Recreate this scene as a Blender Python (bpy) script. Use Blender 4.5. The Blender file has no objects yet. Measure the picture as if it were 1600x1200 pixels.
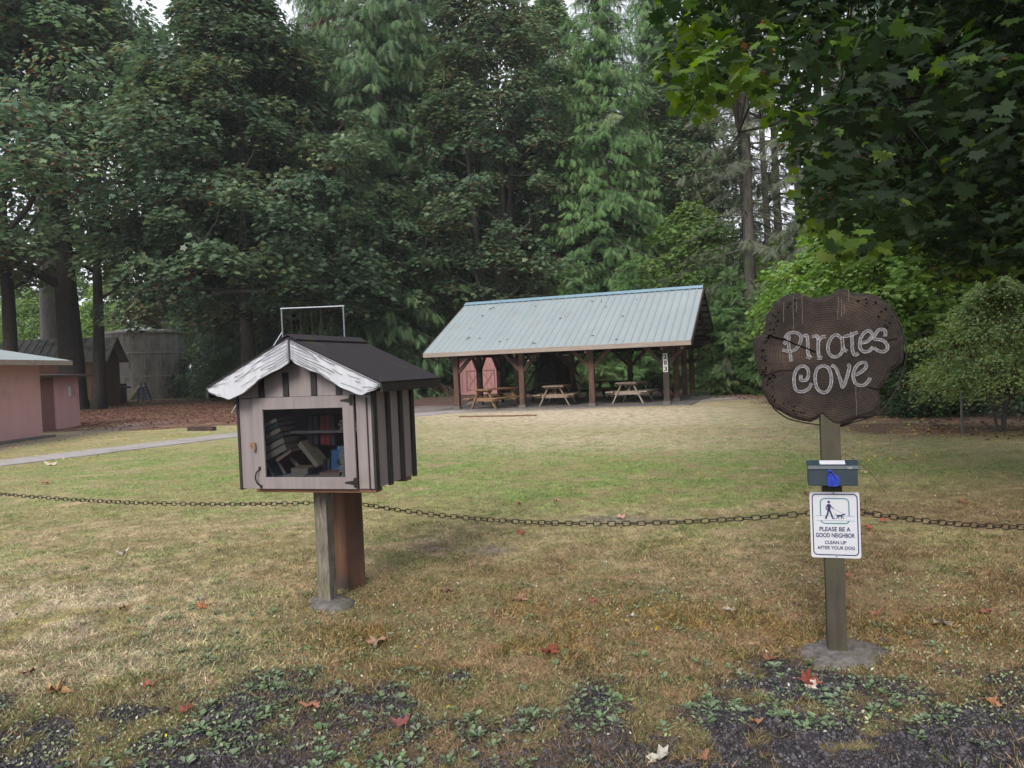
import bpy, math, random
import numpy as np
from mathutils import Vector, Matrix
R = math.radians
# ---------------------------------------------------------------- camera
scene = bpy.context.scene
F, ROLL, PITCH, EYE = 1200.0, R(2.4), -math.atan(27/1200), 1.5
fw = np.array([0, math.cos(PITCH), math.sin(PITCH)]); r0 = np.array([1., 0, 0]); u0 = np.cross(r0, fw)
rt = r0*math.cos(ROLL)-u0*math.sin(ROLL); up = r0*math.sin(ROLL)+u0*math.cos(ROLL)
cd = bpy.data.cameras.new("camera"); cam = bpy.data.objects.new("camera", cd); scene.collection.objects.link(cam)
cd.sensor_width = 36; cd.lens = 27.0; cd.clip_start = .05; cd.clip_end = 2000
cam.matrix_world = Matrix([[rt[0], up[0], -fw[0], 0], [rt[1], up[1], -fw[1], 0], [rt[2], up[2], -fw[2], EYE], [0, 0, 0, 1]])
scene.camera = cam
# ---------------------------------------------------------------- light
SUN_EL, SUN_AZ = R(34), R(198)      # azimuth from +Y clockwise: behind the camera, to the left
w = bpy.data.worlds.new("World"); scene.world = w; w.use_nodes = True
nt = w.node_tree; nt.nodes.clear()
out = nt.nodes.new('ShaderNodeOutputWorld'); bg = nt.nodes.new('ShaderNodeBackground')
sky = nt.nodes.new('ShaderNodeTexSky'); sky.sky_type = 'NISHITA'; sky.sun_disc = False
sky.sun_elevation = SUN_EL; sky.sun_rotation = SUN_AZ; sky.air_density = 1.2; sky.dust_density = 2
tc = nt.nodes.new('ShaderNodeTexCoord'); nz = nt.nodes.new('ShaderNodeTexNoise'); nz.inputs['Scale'].default_value = 2.2
nz.inputs['Detail'].default_value = 6
rp = nt.nodes.new('ShaderNodeValToRGB'); rp.color_ramp.elements[0].position = .3; rp.color_ramp.elements[1].position = .62
rp.color_ramp.elements[0].color = (.55, .55, .55, 1)
mx = nt.nodes.new('ShaderNodeMixRGB'); mx.inputs[2].default_value = (12.5, 12.8, 14.0, 1)
L = nt.links.new
L(tc.outputs['Generated'], nz.inputs['Vector']); L(nz.outputs['Fac'], rp.inputs[0]); L(rp.outputs[0], mx.inputs[0])
L(sky.outputs[0], mx.inputs[1]); L(mx.outputs[0], bg.inputs[0]); bg.inputs[1].default_value = .08
L(bg.outputs[0], out.inputs[0])
sd = bpy.data.lights.new("sun", 'SUN'); sd.energy = 2.6; sd.angle = R(22); sd.color = (1, .95, .88)
so = bpy.data.objects.new("sun", sd); scene.collection.objects.link(so)
dirv = Vector((math.sin(SUN_AZ)*math.cos(SUN_EL), math.cos(SUN_AZ)*math.cos(SUN_EL), math.sin(SUN_EL)))
so.rotation_euler = dirv.to_track_quat('Z', 'Y').to_euler()
scene.view_settings.view_transform = 'Standard'; scene.view_settings.look = 'None'
scene.view_settings.exposure = 0.45; scene.view_settings.gamma = 1
# ---------------------------------------------------------------- helpers
rng = np.random.default_rng(7); rnd = random.Random(5)
col = scene.collection
def proj(X, Y, Z):
    vz = Z-EYE
    d = X*fw[0]+Y*fw[1]+vz*fw[2]
    return 800+F*(X*rt[0]+Y*rt[1]+vz*rt[2])/d, 600-F*(X*up[0]+Y*up[1]+vz*up[2])/d
def gnd(px, py):
    d = fw+rt*(px-800)/F+up*(600-py)/F
    t = -EYE/d[2]; return float(d[0]*t), float(d[1]*t)
def hash2(ix, iy, s):
    h = (ix.astype(np.int64)*374761393+iy.astype(np.int64)*668265263+s*1442695041) & 0xffffffff
    h = ((h ^ (h >> 13))*1274126177) & 0xffffffff
    return ((h ^ (h >> 16)) & 0xffff)/65535.
def vn(x, y, s=0):
    ix = np.floor(x); iy = np.floor(y); fx = x-ix; fy = y-iy
    fx = fx*fx*(3-2*fx); fy = fy*fy*(3-2*fy)
    a = hash2(ix, iy, s); b = hash2(ix+1, iy, s); c = hash2(ix, iy+1, s); d = hash2(ix+1, iy+1, s)
    return (a*(1-fx)+b*fx)*(1-fy)+(c*(1-fx)+d*fx)*fy
def fbm(x, y, f, s=0, o=4):
    t = 0; a = .5
    for i in range(o):
        t = t+a*vn(x*f, y*f, s+i*17); f *= 2.03; a *= .5
    return t/(1-.5**o)
def sm(a, b, x):
    t = np.clip((x-a)/(b-a), 0, 1); return t*t*(3-2*t)
def tag(o, label=None, cat=None, group=None, kind=None):
    if label: o['label'] = label
    if cat: o['category'] = cat
    if group: o['group'] = group
    if kind: o['kind'] = kind
    return o
def empty(name, loc=(0, 0, 0), rz=0, label=None, cat=None, group=None):
    o = bpy.data.objects.new(name, None); col.objects.link(o); o.location = loc; o.rotation_euler = (0, 0, rz)
    o.empty_display_size = .1
    return tag(o, label, cat, group)
def copy_tree(o, parent=None):
    c = o.copy(); col.objects.link(c)
    if parent: c.parent = parent
    for ch in o.children: copy_tree(ch, c)
    return c
class MB:
    def __init__(s): s.v = []; s.f = []
    def add(s, vs, fs, M=None):
        n = len(s.v)
        for p in vs:
            p = Vector(p); s.v.append(tuple(M @ p) if M is not None else tuple(p))
        s.f += [tuple(i+n for i in f) for f in fs]; return s
    def box(s, c, d, M=None, rot=None):
        x, y, z = [k/2 for k in d]
        vs = [Vector((i*x, j*y, k*z)) for i in (-1, 1) for j in (-1, 1) for k in (-1, 1)]
        if rot is not None: vs = [rot @ q for q in vs]
        vs = [q+Vector(c) for q in vs]
        return s.add(vs, [(0, 1, 3, 2), (4, 6, 7, 5), (0, 4, 5, 1), (2, 3, 7, 6), (0, 2, 6, 4), (1, 5, 7, 3)], M)
    def bar(s, a, b, w, h, upv=(0, 0, 1)):
        a = Vector(a); b = Vector(b); d = (b-a); l = d.length; d.normalize(); u = Vector(upv)
        x = d.cross(u)
        if x.length < 1e-4: x = d.cross(Vector((0, 1, 0)))
        x.normalize(); z = x.cross(d)
        rot = Matrix((x, d, z)).transposed()
        return s.box((a+b)/2, (w, l, h), rot=rot)
    def tube(s, pts, rad, n=8, cap=True):
        pts = [Vector(p) for p in pts]; k = len(pts)
        if not hasattr(rad, '__len__'): rad = [rad]*k
        base = len(s.v); pu = None
        for i, p in enumerate(pts):
            d = (pts[min(i+1, k-1)]-pts[max(i-1, 0)])
            d = d.normalized() if d.length > 1e-9 else Vector((0, 0, 1))
            if pu is None:
                pu = d.cross(Vector((0, 0, 1)) if abs(d.z) < .9 else Vector((1, 0, 0)))
            pu = (pu-d*pu.dot(d)); pu.normalize(); w_ = d.cross(pu)
            for j in range(n):
                a = 2*math.pi*j/n
                s.v.append(tuple(p+(pu*math.cos(a)+w_*math.sin(a))*rad[i]))
        for i in range(k-1):
            for j in range(n):
                s.f.append((base+i*n+j, base+i*n+(j+1) % n, base+(i+1)*n+(j+1) % n, base+(i+1)*n+j))
        if cap:
            s.f.append(tuple(base+j for j in range(n))[::-1]); s.f.append(tuple(base+(k-1)*n+j for j in range(n)))
        return s
    def prism(s, pts, y0, y1):          # outline in local x,z; extruded along y
        n = len(pts)
        vs = [(p[0], y0, p[1]) for p in pts]+[(p[0], y1, p[1]) for p in pts]
        return s.add(vs, [tuple(range(n)), tuple(range(2*n-1, n-1, -1))]+[(i, i+n, (i+1) % n+n, (i+1) % n) for i in range(n)])
    def ribbon(s, pts, wdt, y, th=.001):   # flat stroke in x,z plane facing -y
        q = [Vector((p[0], 0, p[1])) for p in pts]; n = len(q); b = len(s.v)
        for i, p in enumerate(q):
            d = q[min(i+1, n-1)]-q[max(i-1, 0)]; d.normalize() if d.length else None
            nn = Vector((-d.z, 0, d.x))*wdt/2
            for yy in (y, y+th):
                s.v.append(tuple(p+nn+Vector((0, yy, 0)))); s.v.append(tuple(p-nn+Vector((0, yy, 0))))
        for i in range(n-1):
            a = b+i*4; c = a+4
            s.f += [(a, a+1, c+1, c), (a+2, c+2, c+3, a+3), (a, c, c+2, a+2), (a+1, a+3, c+3, c+1)]
        s.f += [(b, b+2, b+3, b+1), (b+4*n-4, b+4*n-3, b+4*n-1, b+4*n-2)]
        return s
    def build(s, name, mat, parent=None, bev=0, smooth=False, loc=None, rot=None):
        m = bpy.data.meshes.new(name); m.from_pydata(s.v, [], s.f); m.materials.append(mat)
        import bmesh
        bm = bmesh.new(); bm.from_mesh(m); bmesh.ops.recalc_face_normals(bm, faces=bm.faces)
        if bev:
            es = [e for e in bm.edges if e.is_manifold and e.calc_face_angle(0) > .5]
            try: bmesh.ops.bevel(bm, geom=es, offset=bev, segments=2, affect='EDGES', profile=.6, clamp_overlap=True)
            except Exception: pass
        bm.to_mesh(m); bm.free()
        if smooth: m.polygons.foreach_set('use_smooth', [True]*len(m.polygons))
        o = bpy.data.objects.new(name, m); col.objects.link(o)
        if parent: o.parent = parent
        if loc: o.location = loc
        if rot: o.rotation_euler = rot
        return o
def smooth_line(pts, sub=5):
    P = [pts[0]]+list(pts)+[pts[-1]]; o = []
    for i in range(1, len(P)-2):
        for k in range(sub):
            t = k/sub; a, b, c, d = [np.array(q, float) for q in P[i-1:i+3]]
            o.append(tuple(.5*((2*b)+(-a+c)*t+(2*a-5*b+4*c-d)*t*t+(-a+3*b-3*c+d)*t**3)))
    o.append(tuple(pts[-1])); return o
# ---------------------------------------------------------------- materials
def newmat(name):
    m = bpy.data.materials.new(name); m.use_nodes = True; n = m.node_tree
    return m, n, n.nodes['Principled BSDF'], n.nodes.new, n.links.new
def mat(name, c1, c2=None, rough=.7, scale=8, stretch=(1, 1, 1), bump=.2, metal=0, spec=.4, detail=6, c3=None, s3=2., t3=(.5, .62), bdist=.01):
    m, n, p, N, K = newmat(name)
    p.inputs['Roughness'].default_value = rough; p.inputs['Metallic'].default_value = metal
    p.inputs['Specular IOR Level'].default_value = spec
    tc = N('ShaderNodeTexCoord'); mp = N('ShaderNodeMapping'); mp.inputs['Scale'].default_value = stretch
    K(tc.outputs['Object'], mp.inputs[0])
    nz = N('ShaderNodeTexNoise'); nz.inputs['Scale'].default_value = scale; nz.inputs['Detail'].default_value = detail
    nz.inputs['Roughness'].default_value = .65
    K(mp.outputs[0], nz.inputs['Vector'])
    r = N('ShaderNodeValToRGB'); r.color_ramp.elements[0].position = .32; r.color_ramp.elements[1].position = .7
    c2 = c2 or tuple(k*.7 for k in c1)
    r.color_ramp.elements[0].color = (*c2, 1); r.color_ramp.elements[1].color = (*c1, 1)
    K(nz.outputs['Fac'], r.inputs[0]); last = r.outputs[0]
    if c3:
        n3 = N('ShaderNodeTexNoise'); n3.inputs['Scale'].default_value = s3; n3.inputs['Detail'].default_value = 7
        K(tc.outputs['Object'], n3.inputs['Vector'])
        r3 = N('ShaderNodeValToRGB'); r3.color_ramp.elements[0].position = t3[0]; r3.color_ramp.elements[1].position = t3[1]
        K(n3.outputs['Fac'], r3.inputs[0]); mm = N('ShaderNodeMixRGB'); K(r3.outputs[0], mm.inputs[0])
        K(last, mm.inputs[1]); mm.inputs[2].default_value = (*c3, 1); last = mm.outputs[0]
    K(last, p.inputs['Base Color'])
    if bump:
        b = N('ShaderNodeBump'); b.inputs['Strength'].default_value = bump; b.inputs['Distance'].default_value = bdist
        K(nz.outputs['Fac'], b.inputs['Height']); K(b.outputs[0], p.inputs['Normal'])
    return m
def ramp_set(r, stops):
    e = r.color_ramp.elements
    while len(e) > 1: e.remove(e[-1])
    e[0].position = stops[0][0]; e[0].color = (*stops[0][1], 1)
    for p, c in stops[1:]:
        k = e.new(p); k.color = (*c, 1)
def leafmat(name, stops, trans=.3, rough=.5, tcol=1.6, var=.25):
    m, n, p, N, K = newmat(name)
    at = N('ShaderNodeAttribute'); at.attribute_name = 'tint'; oi = N('ShaderNodeObjectInfo')
    r = N('ShaderNodeValToRGB'); ramp_set(r, stops); K(at.outputs['Fac'], r.inputs[0])
    hs = N('ShaderNodeHueSaturation'); mr = N('ShaderNodeMapRange'); mr.inputs['To Min'].default_value = 1-var; mr.inputs['To Max'].default_value = 1+var
    K(oi.outputs['Random'], mr.inputs['Value']); K(mr.outputs[0], hs.inputs['Value']); K(r.outputs[0], hs.inputs['Color'])
    K(hs.outputs[0], p.inputs['Base Color']); p.inputs['Roughness'].default_value = rough; p.inputs['Specular IOR Level'].default_value = .5
    t = N('ShaderNodeBsdfTranslucent'); h2 = N('ShaderNodeHueSaturation'); h2.inputs['Value'].default_value = tcol; h2.inputs['Saturation'].default_value = 1.25
    h2.inputs['Hue'].default_value = .485
    K(hs.outputs[0], h2.inputs['Color']); K(h2.outputs[0], t.inputs['Color'])
    ms = N('ShaderNodeMixShader'); ms.inputs[0].default_value = trans
    K(p.outputs[0], ms.inputs[1]); K(t.outputs[0], ms.inputs[2]); K(ms.outputs[0], n.nodes['Material Output'].inputs[0])
    return m
def colmat(name, rough=.9, trans=0, noise=True, scale=40, bump=.5, bd=.01):
    m, n, p, N, K = newmat(name)
    at = N('ShaderNodeAttribute'); at.attribute_name = 'col'; last = at.outputs['Color']
    p.inputs['Roughness'].default_value = rough; p.inputs['Specular IOR Level'].default_value = .15
    if noise:
        tc = N('ShaderNodeTexCoord')
        a = N('ShaderNodeTexNoise'); a.inputs['Scale'].default_value = scale; a.inputs['Detail'].default_value = 8; a.inputs['Roughness'].default_value = .7
        b = N('ShaderNodeTexNoise'); b.inputs['Scale'].default_value = scale/8; b.inputs['Detail'].default_value = 8; b.inputs['Roughness'].default_value = .75
        K(tc.outputs['Object'], a.inputs['Vector']); K(tc.outputs['Object'], b.inputs['Vector'])
        ad = N('ShaderNodeMath'); ad.operation = 'ADD'; K(a.outputs['Fac'], ad.inputs[0]); K(b.outputs['Fac'], ad.inputs[1])
        mr = N('ShaderNodeMapRange'); mr.inputs['From Min'].default_value = .7; mr.inputs['From Max'].default_value = 1.3
        mr.inputs['To Min'].default_value = .5; mr.inputs['To Max'].default_value = 1.45
        K(ad.outputs[0], mr.inputs['Value']); mu = N('ShaderNodeVectorMath'); mu.operation = 'SCALE'
        K(last, mu.inputs[0]); K(mr.outputs[0], mu.inputs['Scale']); last = mu.outputs[0]
        bp = N('ShaderNodeBump'); bp.inputs['Strength'].default_value = bump; bp.inputs['Distance'].default_value = bd
        K(ad.outputs[0], bp.inputs['Height']); K(bp.outputs[0], p.inputs['Normal'])
    K(last, p.inputs['Base Color'])
    if trans:
        t = N('ShaderNodeBsdfTranslucent'); K(last, t.inputs['Color']); ms = N('ShaderNodeMixShader'); ms.inputs[0].default_value = trans
        K(p.outputs[0], ms.inputs[1]); K(t.outputs[0], ms.inputs[2]); K(ms.outputs[0], n.nodes['Material Output'].inputs[0])
    return m
M = {}
M['paint'] = mat('mauve_grey_paint', (.232, .202, .197), (.175, .150, .147), .6, 14, (1.5, 1.5, .12), .3, c3=(.15, .12, .11), s3=3, t3=(.6, .8))
M['batten'] = mat('black_brown_paint', (.022, .018, .02), (.012, .01, .011), .6, 20, (1, 1, .2), .2)
M['white'] = mat('white_paint', (.50, .51, .54), (.41, .42, .45), .55, 6, (1, 1, 1), .08, c3=(.45, .43, .42), s3=4, t3=(.62, .85))
M['ink'] = mat('black_ink', (.012, .012, .014), None, .5, 10, bump=0)
M['shingle'] = mat('asphalt_shingle', (.052, .045, .05), (.024, .021, .024), .95, 160, (1, 1, 1), .7, spec=.1, c3=(.06, .065, .03), s3=5, t3=(.58, .8), bdist=.004)
M['rawwood'] = mat('stained_board', (.20, .105, .06), (.10, .05, .03), .75, 14, (.3, 1, 1), .3)
M['post_grey'] = mat('weathered_post', (.24, .21, .175), (.06, .05, .042), .85, 60, (1, 1, .16), 1.0, c3=(.11, .12, .05), s3=7, t3=(.55, .8))
M['post_brown'] = mat('brown_timber', (.15, .072, .04), (.055, .03, .02), .8, 14, (1, 1, .12), .5, c3=(.05, .035, .03), s3=2.5, t3=(.45, .6))
M['post_green'] = mat('mossy_post', (.064, .053, .038), (.034, .029, .022), .9, 22, (1, 1, .15), .6, c3=(.06, .06, .03), s3=5, t3=(.45, .7))
M['conc'] = mat('concrete', (.19, .17, .16), (.07, .064, .06), .95, 26, (1, 1, 1), .8, spec=.15, c3=(.1, .1, .07), s3=9, t3=(.55, .75))
M['slab'] = mat('old_dark_wood', (.060, .046, .040), (.024, .018, .016), .85, 9, (1, 1, 1), .6, c3=(.085, .062, .045), s3=4, t3=(.5, .75))
M['bark'] = mat('slab_bark', (.03, .022, .018), (.010, .008, .007), .95, 30, (1, 1, 1), 1.0, bdist=.02)
M['carve'] = mat('worn_paint', (.38, .375, .39), (.10, .095, .095), .8, 60, (1, 1, 1), .5, spec=.1)
M['carve2'] = mat('worn_paint_dull', (.20, .19, .19), (.05, .045, .042), .85, 70, (1, 1, 1), .5, spec=.1)
M['drip'] = mat('dried_drip', (.22, .19, .17), (.08, .065, .055), .8, 50, (1, 1, 1), .2)
M['iron'] = mat('dark_iron', (.02, .02, .023), (.03, .022, .018), .45, 30, metal=.4, bump=.2)
M['brass'] = mat('tarnished_brass', (.35, .22, .15), (.16, .1, .07), .45, 60, metal=.6, bump=.2)
M['steel'] = mat('galvanised_steel', (.26, .28, .31), (.19, .20, .22), .4, 20, metal=.6, bump=.05)
M['chain'] = mat('chain_iron', (.06, .042, .034), (.022, .018, .018), .55, 60, metal=.5, bump=.3)
M['signwhite'] = mat('sign_enamel', (.50, .51, .54), (.44, .45, .48), .4, 3, bump=0, c3=(.5, .5, .5), s3=14, t3=(.66, .85))
M['navy'] = mat('navy_print', (.018, .02, .09), None, .45, 10, bump=0)
M['teal'] = mat('teal_print', (.06, .19, .24), None, .45, 10, bump=0)
M['boxgreen'] = mat('slate_green_plastic', (.022, .036, .046), (.014, .025, .034), .5, 12, bump=.08)
M['blue'] = mat('blue_film', (.02, .05, .42), (.01, .025, .22), .35, 25, bump=.5)
M['metalroof'] = mat('blue_grey_metal_roof', (.285, .325, .335), (.245, .285, .30), .45, 1.2, (1, .3, 1), .03, metal=.1, c3=(.27, .25, .22), s3=1.3, t3=(.60, .85))
M['cap'] = mat('ridge_metal', (.22, .34, .42), (.18, .28, .35), .4, 3, bump=.02, metal=.2)
M['timber'] = mat('shelter_timber', (.125, .068, .045), (.05, .03, .024), .85, 9, (1, 1, .15), .3, c3=(.03, .022, .02), s3=1.1, t3=(.5, .65))
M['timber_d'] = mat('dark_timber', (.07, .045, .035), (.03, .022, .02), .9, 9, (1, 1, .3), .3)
M['fascia'] = mat('pale_fascia', (.3, .25, .21), (.2, .16, .14), .8, 6, (.2, 1, 1), .2)
M['table1'] = mat('amber_planks', (.27, .16, .085), (.16, .095, .055), .75, 10, (1, .15, 1), .3)
M['table2'] = mat('grey_brown_planks', (.30, .22, .16), (.17, .125, .09), .8, 10, (1, .15, 1), .3)
M['table3'] = mat('pale_planks', (.40, .33, .27), (.25, .2, .16), .8, 10, (1, .15, 1), .3)
M['pink'] = mat('dusty_pink_paint', (.50, .295, .29), (.44, .255, .25), .8, 3, (1, 1, .3), .1, c3=(.25, .13, .12), s3=1.2, t3=(.6, .8))
M['pinkdark'] = mat('dark_pink_paint', (.22, .11, .105), (.17, .085, .08), .8, 5, (1, 1, .2), .1)  # darker pink of the doors and wall battens
M['maroon'] = mat('maroon_trim', (.10, .04, .045), None, .8, 8, bump=.1)
M['browshed'] = mat('brown_siding', (.30, .15, .10), (.22, .11, .07), .85, 6, (1, 1, .2), .2)
M['darkshed'] = mat('dark_brown_boards', (.055, .035, .03), (.035, .022, .02), .9, 6, (1, 1, .2), .2)
M['paleroof'] = mat('pale_metal_roof', (.36, .35, .34), (.22, .22, .20), .6, 3, bump=.1, c3=(.13, .12, .09), s3=1.5, t3=(.5, .65))
M['tank'] = mat('stained_concrete', (.56, .52, .48), (.20, .18, .16), .95, 1.1, (1, 1, .35), .3, c3=(.33, .32, .3), s3=1.8, t3=(.6, .72))
M['tankband'] = mat('white_efflorescence', (.72, .70, .67), (.3, .28, .26), .95, 7, bump=.3)
M['slideblue'] = mat('blue_plastic', (.02, .06, .25), None, .4, 5, bump=0)
M['slideyel'] = mat('cream_plastic', (.68, .56, .34), None, .4, 5, bump=0)
M['barkd'] = mat('dark_bark', (.05, .042, .036), (.018, .015, .013), .95, 12, (1, 1, .2), 1., bdist=.05)
M['barkg'] = mat('grey_bark', (.11, .095, .085), (.045, .04, .035), .95, 12, (1, 1, .2), 1., bdist=.05, c3=(.06, .07, .035), s3=1.5)
M['barkp'] = mat('pale_bark', (.34, .31, .32), (.19, .17, .17), .9, 8, (1, 1, .3), .6, bdist=.04)
M['deadwood'] = mat('deadwood', (.045, .035, .028), (.02, .015, .012), .95, 8, (1, 1, 1), 1, bdist=.05)
M['path'] = mat('worn_concrete_path', (.36, .33, .32), (.27, .25, .24), .95, 4, bump=.4, c3=(.22, .19, .15), s3=1.2, t3=(.55, .75))
M['mesh'] = mat('fence_wire', (.16, .17, .17), None, .6, 5, metal=.3, bump=0)
g, n_, p_, N_, K_ = newmat('door_glass')
p_.inputs['Base Color'].default_value = (.9, .93, .95, 1); p_.inputs['Roughness'].default_value = .03
tr = N_('ShaderNodeBsdfTransparent'); gl = N_('ShaderNodeBsdfGlossy'); gl.inputs['Roughness'].default_value = .03
fr = N_('ShaderNodeFresnel'); fr.inputs['IOR'].default_value = 1.5; ms_ = N_('ShaderNodeMixShader'); tr.inputs[0].default_value = (.66, .68, .71, 1)
K_(fr.outputs[0], ms_.inputs[0]); K_(tr.outputs[0], ms_.inputs[1]); K_(gl.outputs[0], ms_.inputs[2]); K_(ms_.outputs[0], n_.nodes['Material Output'].inputs[0])
M['glass'] = g
# leaves
M['maple'] = leafmat('maple_leaves', [(0, (.045, .080, .050)), (.4, (.10, .168, .092)), (.65, (.155, .225, .115)), (.85, (.22, .26, .10)), (.9, (.20, .20, .05)), (.93, (.15, .08, .045)), (1, (.22, .11, .06))], .32, rough=.42)
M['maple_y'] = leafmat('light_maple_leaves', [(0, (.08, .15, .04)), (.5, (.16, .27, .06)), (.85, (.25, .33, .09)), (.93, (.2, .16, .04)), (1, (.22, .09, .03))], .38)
M['maple_n'] = leafmat('overhanging_maple_leaves', [(0, (.007, .016, .006)), (.5, (.014, .034, .009)), (.76, (.02, .045, .010)), (.86, (.09, .17, .025)), (.94, (.13, .17, .025)), (1, (.13, .06, .02))], .42, tcol=1.9, rough=.7)  # crown shade and backlit glow are both painted into these stops
M['cedar'] = leafmat('cedar_sprays', [(0, (.05, .105, .042)), (.5, (.085, .175, .06)), (.85, (.14, .24, .085)), (.95, (.12, .16, .06)), (1, (.13, .07, .04))], .18)
M['cedar_b'] = leafmat('bright_cedar_sprays', [(0, (.045, .105, .032)), (.5, (.08, .165, .047)), (.9, (.13, .22, .068)), (1, (.15, .2, .08))], .25)
M['spruce'] = leafmat('spruce_sprays', [(0, (.05, .065, .04)), (.5, (.09, .11, .065)), (.85, (.14, .16, .09)), (.93, (.12, .12, .08)), (1, (.2, .08, .05))], .15)
M['shrub'] = leafmat('shrub_leaves', [(0, (.03, .06, .024)), (.5, (.06, .11, .04)), (.9, (.11, .16, .06)), (1, (.12, .13, .04))], .25)
M['haw'] = leafmat('hawthorn_leaves', [(0, (.13, .20, .065)), (.5, (.23, .33, .11)), (.88, (.37, .44, .18)), (.93, (.22, .22, .1)), (.95, (.2, .03, .02)), (1, (.22, .03, .02))], .3)
M['ground'] = colmat('ground_soil', noise=True, scale=55, bump=.9, bd=.02)
M['blade'] = colmat('grass_blades', .7, .3, noise=False)
M['stone'] = colmat('gravel_stones', .85, 0, noise=False)
M['weed'] = colmat('weed_leaves', .6, .2, noise=False)
M['litter'] = colmat('dry_leaf', .75, .2, noise=False)
# ---------------------------------------------------------------- numpy card meshes
def np_mesh(name, V, loops, starts, totals, mat_, parent=None, attrs=None, cols=None, smooth=False):
    m = bpy.data.meshes.new(name); nv = len(V)
    m.vertices.add(nv); m.vertices.foreach_set('co', np.ascontiguousarray(V, np.float32).ravel())
    m.loops.add(len(loops)); m.loops.foreach_set('vertex_index', np.ascontiguousarray(loops, np.int32))
    m.polygons.add(len(starts)); m.polygons.foreach_set('loop_start', np.ascontiguousarray(starts, np.int32))
    try: m.polygons.foreach_set('loop_total', np.ascontiguousarray(totals, np.int32))
    except Exception: pass
    if attrs is not None:
        a = m.attributes.new('tint', 'FLOAT', 'POINT'); a.data.foreach_set('value', np.ascontiguousarray(attrs, np.float32))
    if cols is not None:
        a = m.attributes.new('col', 'FLOAT_COLOR', 'POINT')
        c = np.ones((nv, 4), np.float32); c[:, :3] = cols; a.data.foreach_set('color', c.ravel())
    m.materials.append(mat_); m.update(calc_edges=True)
    if smooth: m.polygons.foreach_set('use_smooth', np.ones(len(starts), bool))
    o = bpy.data.objects.new(name, m); col.objects.link(o)
    if parent: o.parent = parent
    return o
def nrm(a): return a/np.maximum(np.linalg.norm(a, axis=-1, keepdims=True), 1e-9)
def cards(name, C, A, N, S, T, faces, mat_, parent=None, tint=None, cols=None):
    C = np.asarray(C); A = nrm(A); B = nrm(np.cross(N, A)); N = np.cross(A, B)
    T = np.asarray(T, float); k = len(T); n = len(C)
    S = np.asarray(S)[:, None, None]
    V = C[:, None, :]+S*(T[None, :, 0:1]*B[:, None, :]+T[None, :, 1:2]*A[:, None, :]+T[None, :, 2:3]*N[:, None, :])
    lf = np.concatenate([np.array(f) for f in faces]); lt = np.array([len(f) for f in faces])
    loops = (lf[None, :]+(np.arange(n)*k)[:, None]).ravel()
    totals = np.tile(lt, n); starts = np.concatenate([[0], np.cumsum(totals)[:-1]])
    at = np.repeat(tint, k) if tint is not None else None
    cc = np.repeat(cols, k, axis=0) if cols is not None else None
    return np_mesh(name, V.reshape(-1, 3), loops, starts, totals, mat_, parent, at, cc)
# palmate leaf, ovate leaf, spray
half = [(.10, .60), (.24, .66), (.22, .46), (.58, .58), (.50, .34), (.82, .20), (.52, .06), (.52, -.20), (.16, -.12)]
LEAF5 = [(0, 1, -.08)]+[(x, y, -.12*x-.08*y*y) for x, y in half]+[(0, -.02, 0)]+[(-x, y, -.12*x-.08*y*y) for x, y in half[::-1]]
LEAF5F = [list(range(len(LEAF5)))[::-1]]
hs = [(.24, .58), (.58, .5), (.36, .15), (.42, -.15)]
LEAF3 = [(0, 1, -.15)]+[(x, y, -.2*x) for x, y in hs]+[(0, -.05, 0)]+[(-x, y, -.2*x) for x, y in hs[::-1]]
LEAF3F = [[0, 1, 2, 3, 4, 5, 6, 7, 8, 9][::-1]]
OV = [(0, 0, 0), (.24, .3, .05), (.22, .65, .03), (0, 1, -.05), (-.22, .65, .03), (-.24, .3, .05)]
OVF = [[5, 4, 3, 0], [3, 2, 1, 0]]
def spray_tmpl(pairs=5, wdt=.34, th=.075):
    V = []; Fc = []
    for i in range(pairs):
        y = .08+.8*i/pairs; l = wdt*(1-.55*i/pairs)*(1 if i else .7)
        for s in (-1, 1):
            b = len(V); V += [(0, y-th*.5, 0), (s*l, y+l*.75, -.10), (0, y+th, 0)]
            Fc.append([b, b+1, b+2] if s > 0 else [b+2, b+1, b])
    b = len(V); V += [(-.035, 0, 0), (.035, 0, 0), (0, 1, -.12)]; Fc.append([b, b+1, b+2])
    return V, Fc
SPR, SPRF = spray_tmpl(7, .32, .05)
SPR2, SPR2F = spray_tmpl(7, .34, .045)
def unit(n): return nrm(rng.normal(size=(n, 3)))
def trunk_pts(H, lean=(0, 0), wob=.3, n=9):
    ph = rng.uniform(0, 6, 2)
    return [Vector((lean[0]*t+wob*math.sin(t*4+ph[0])*t, lean[1]*t+wob*math.sin(t*3+ph[1])*t, H*t)) for t in np.linspace(0, 1, n)]
def at_t(pts, t):
    f = max(0, min(.9999, t))*(len(pts)-1); i = int(f); return pts[i].lerp(pts[i+1], f-i)
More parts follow.
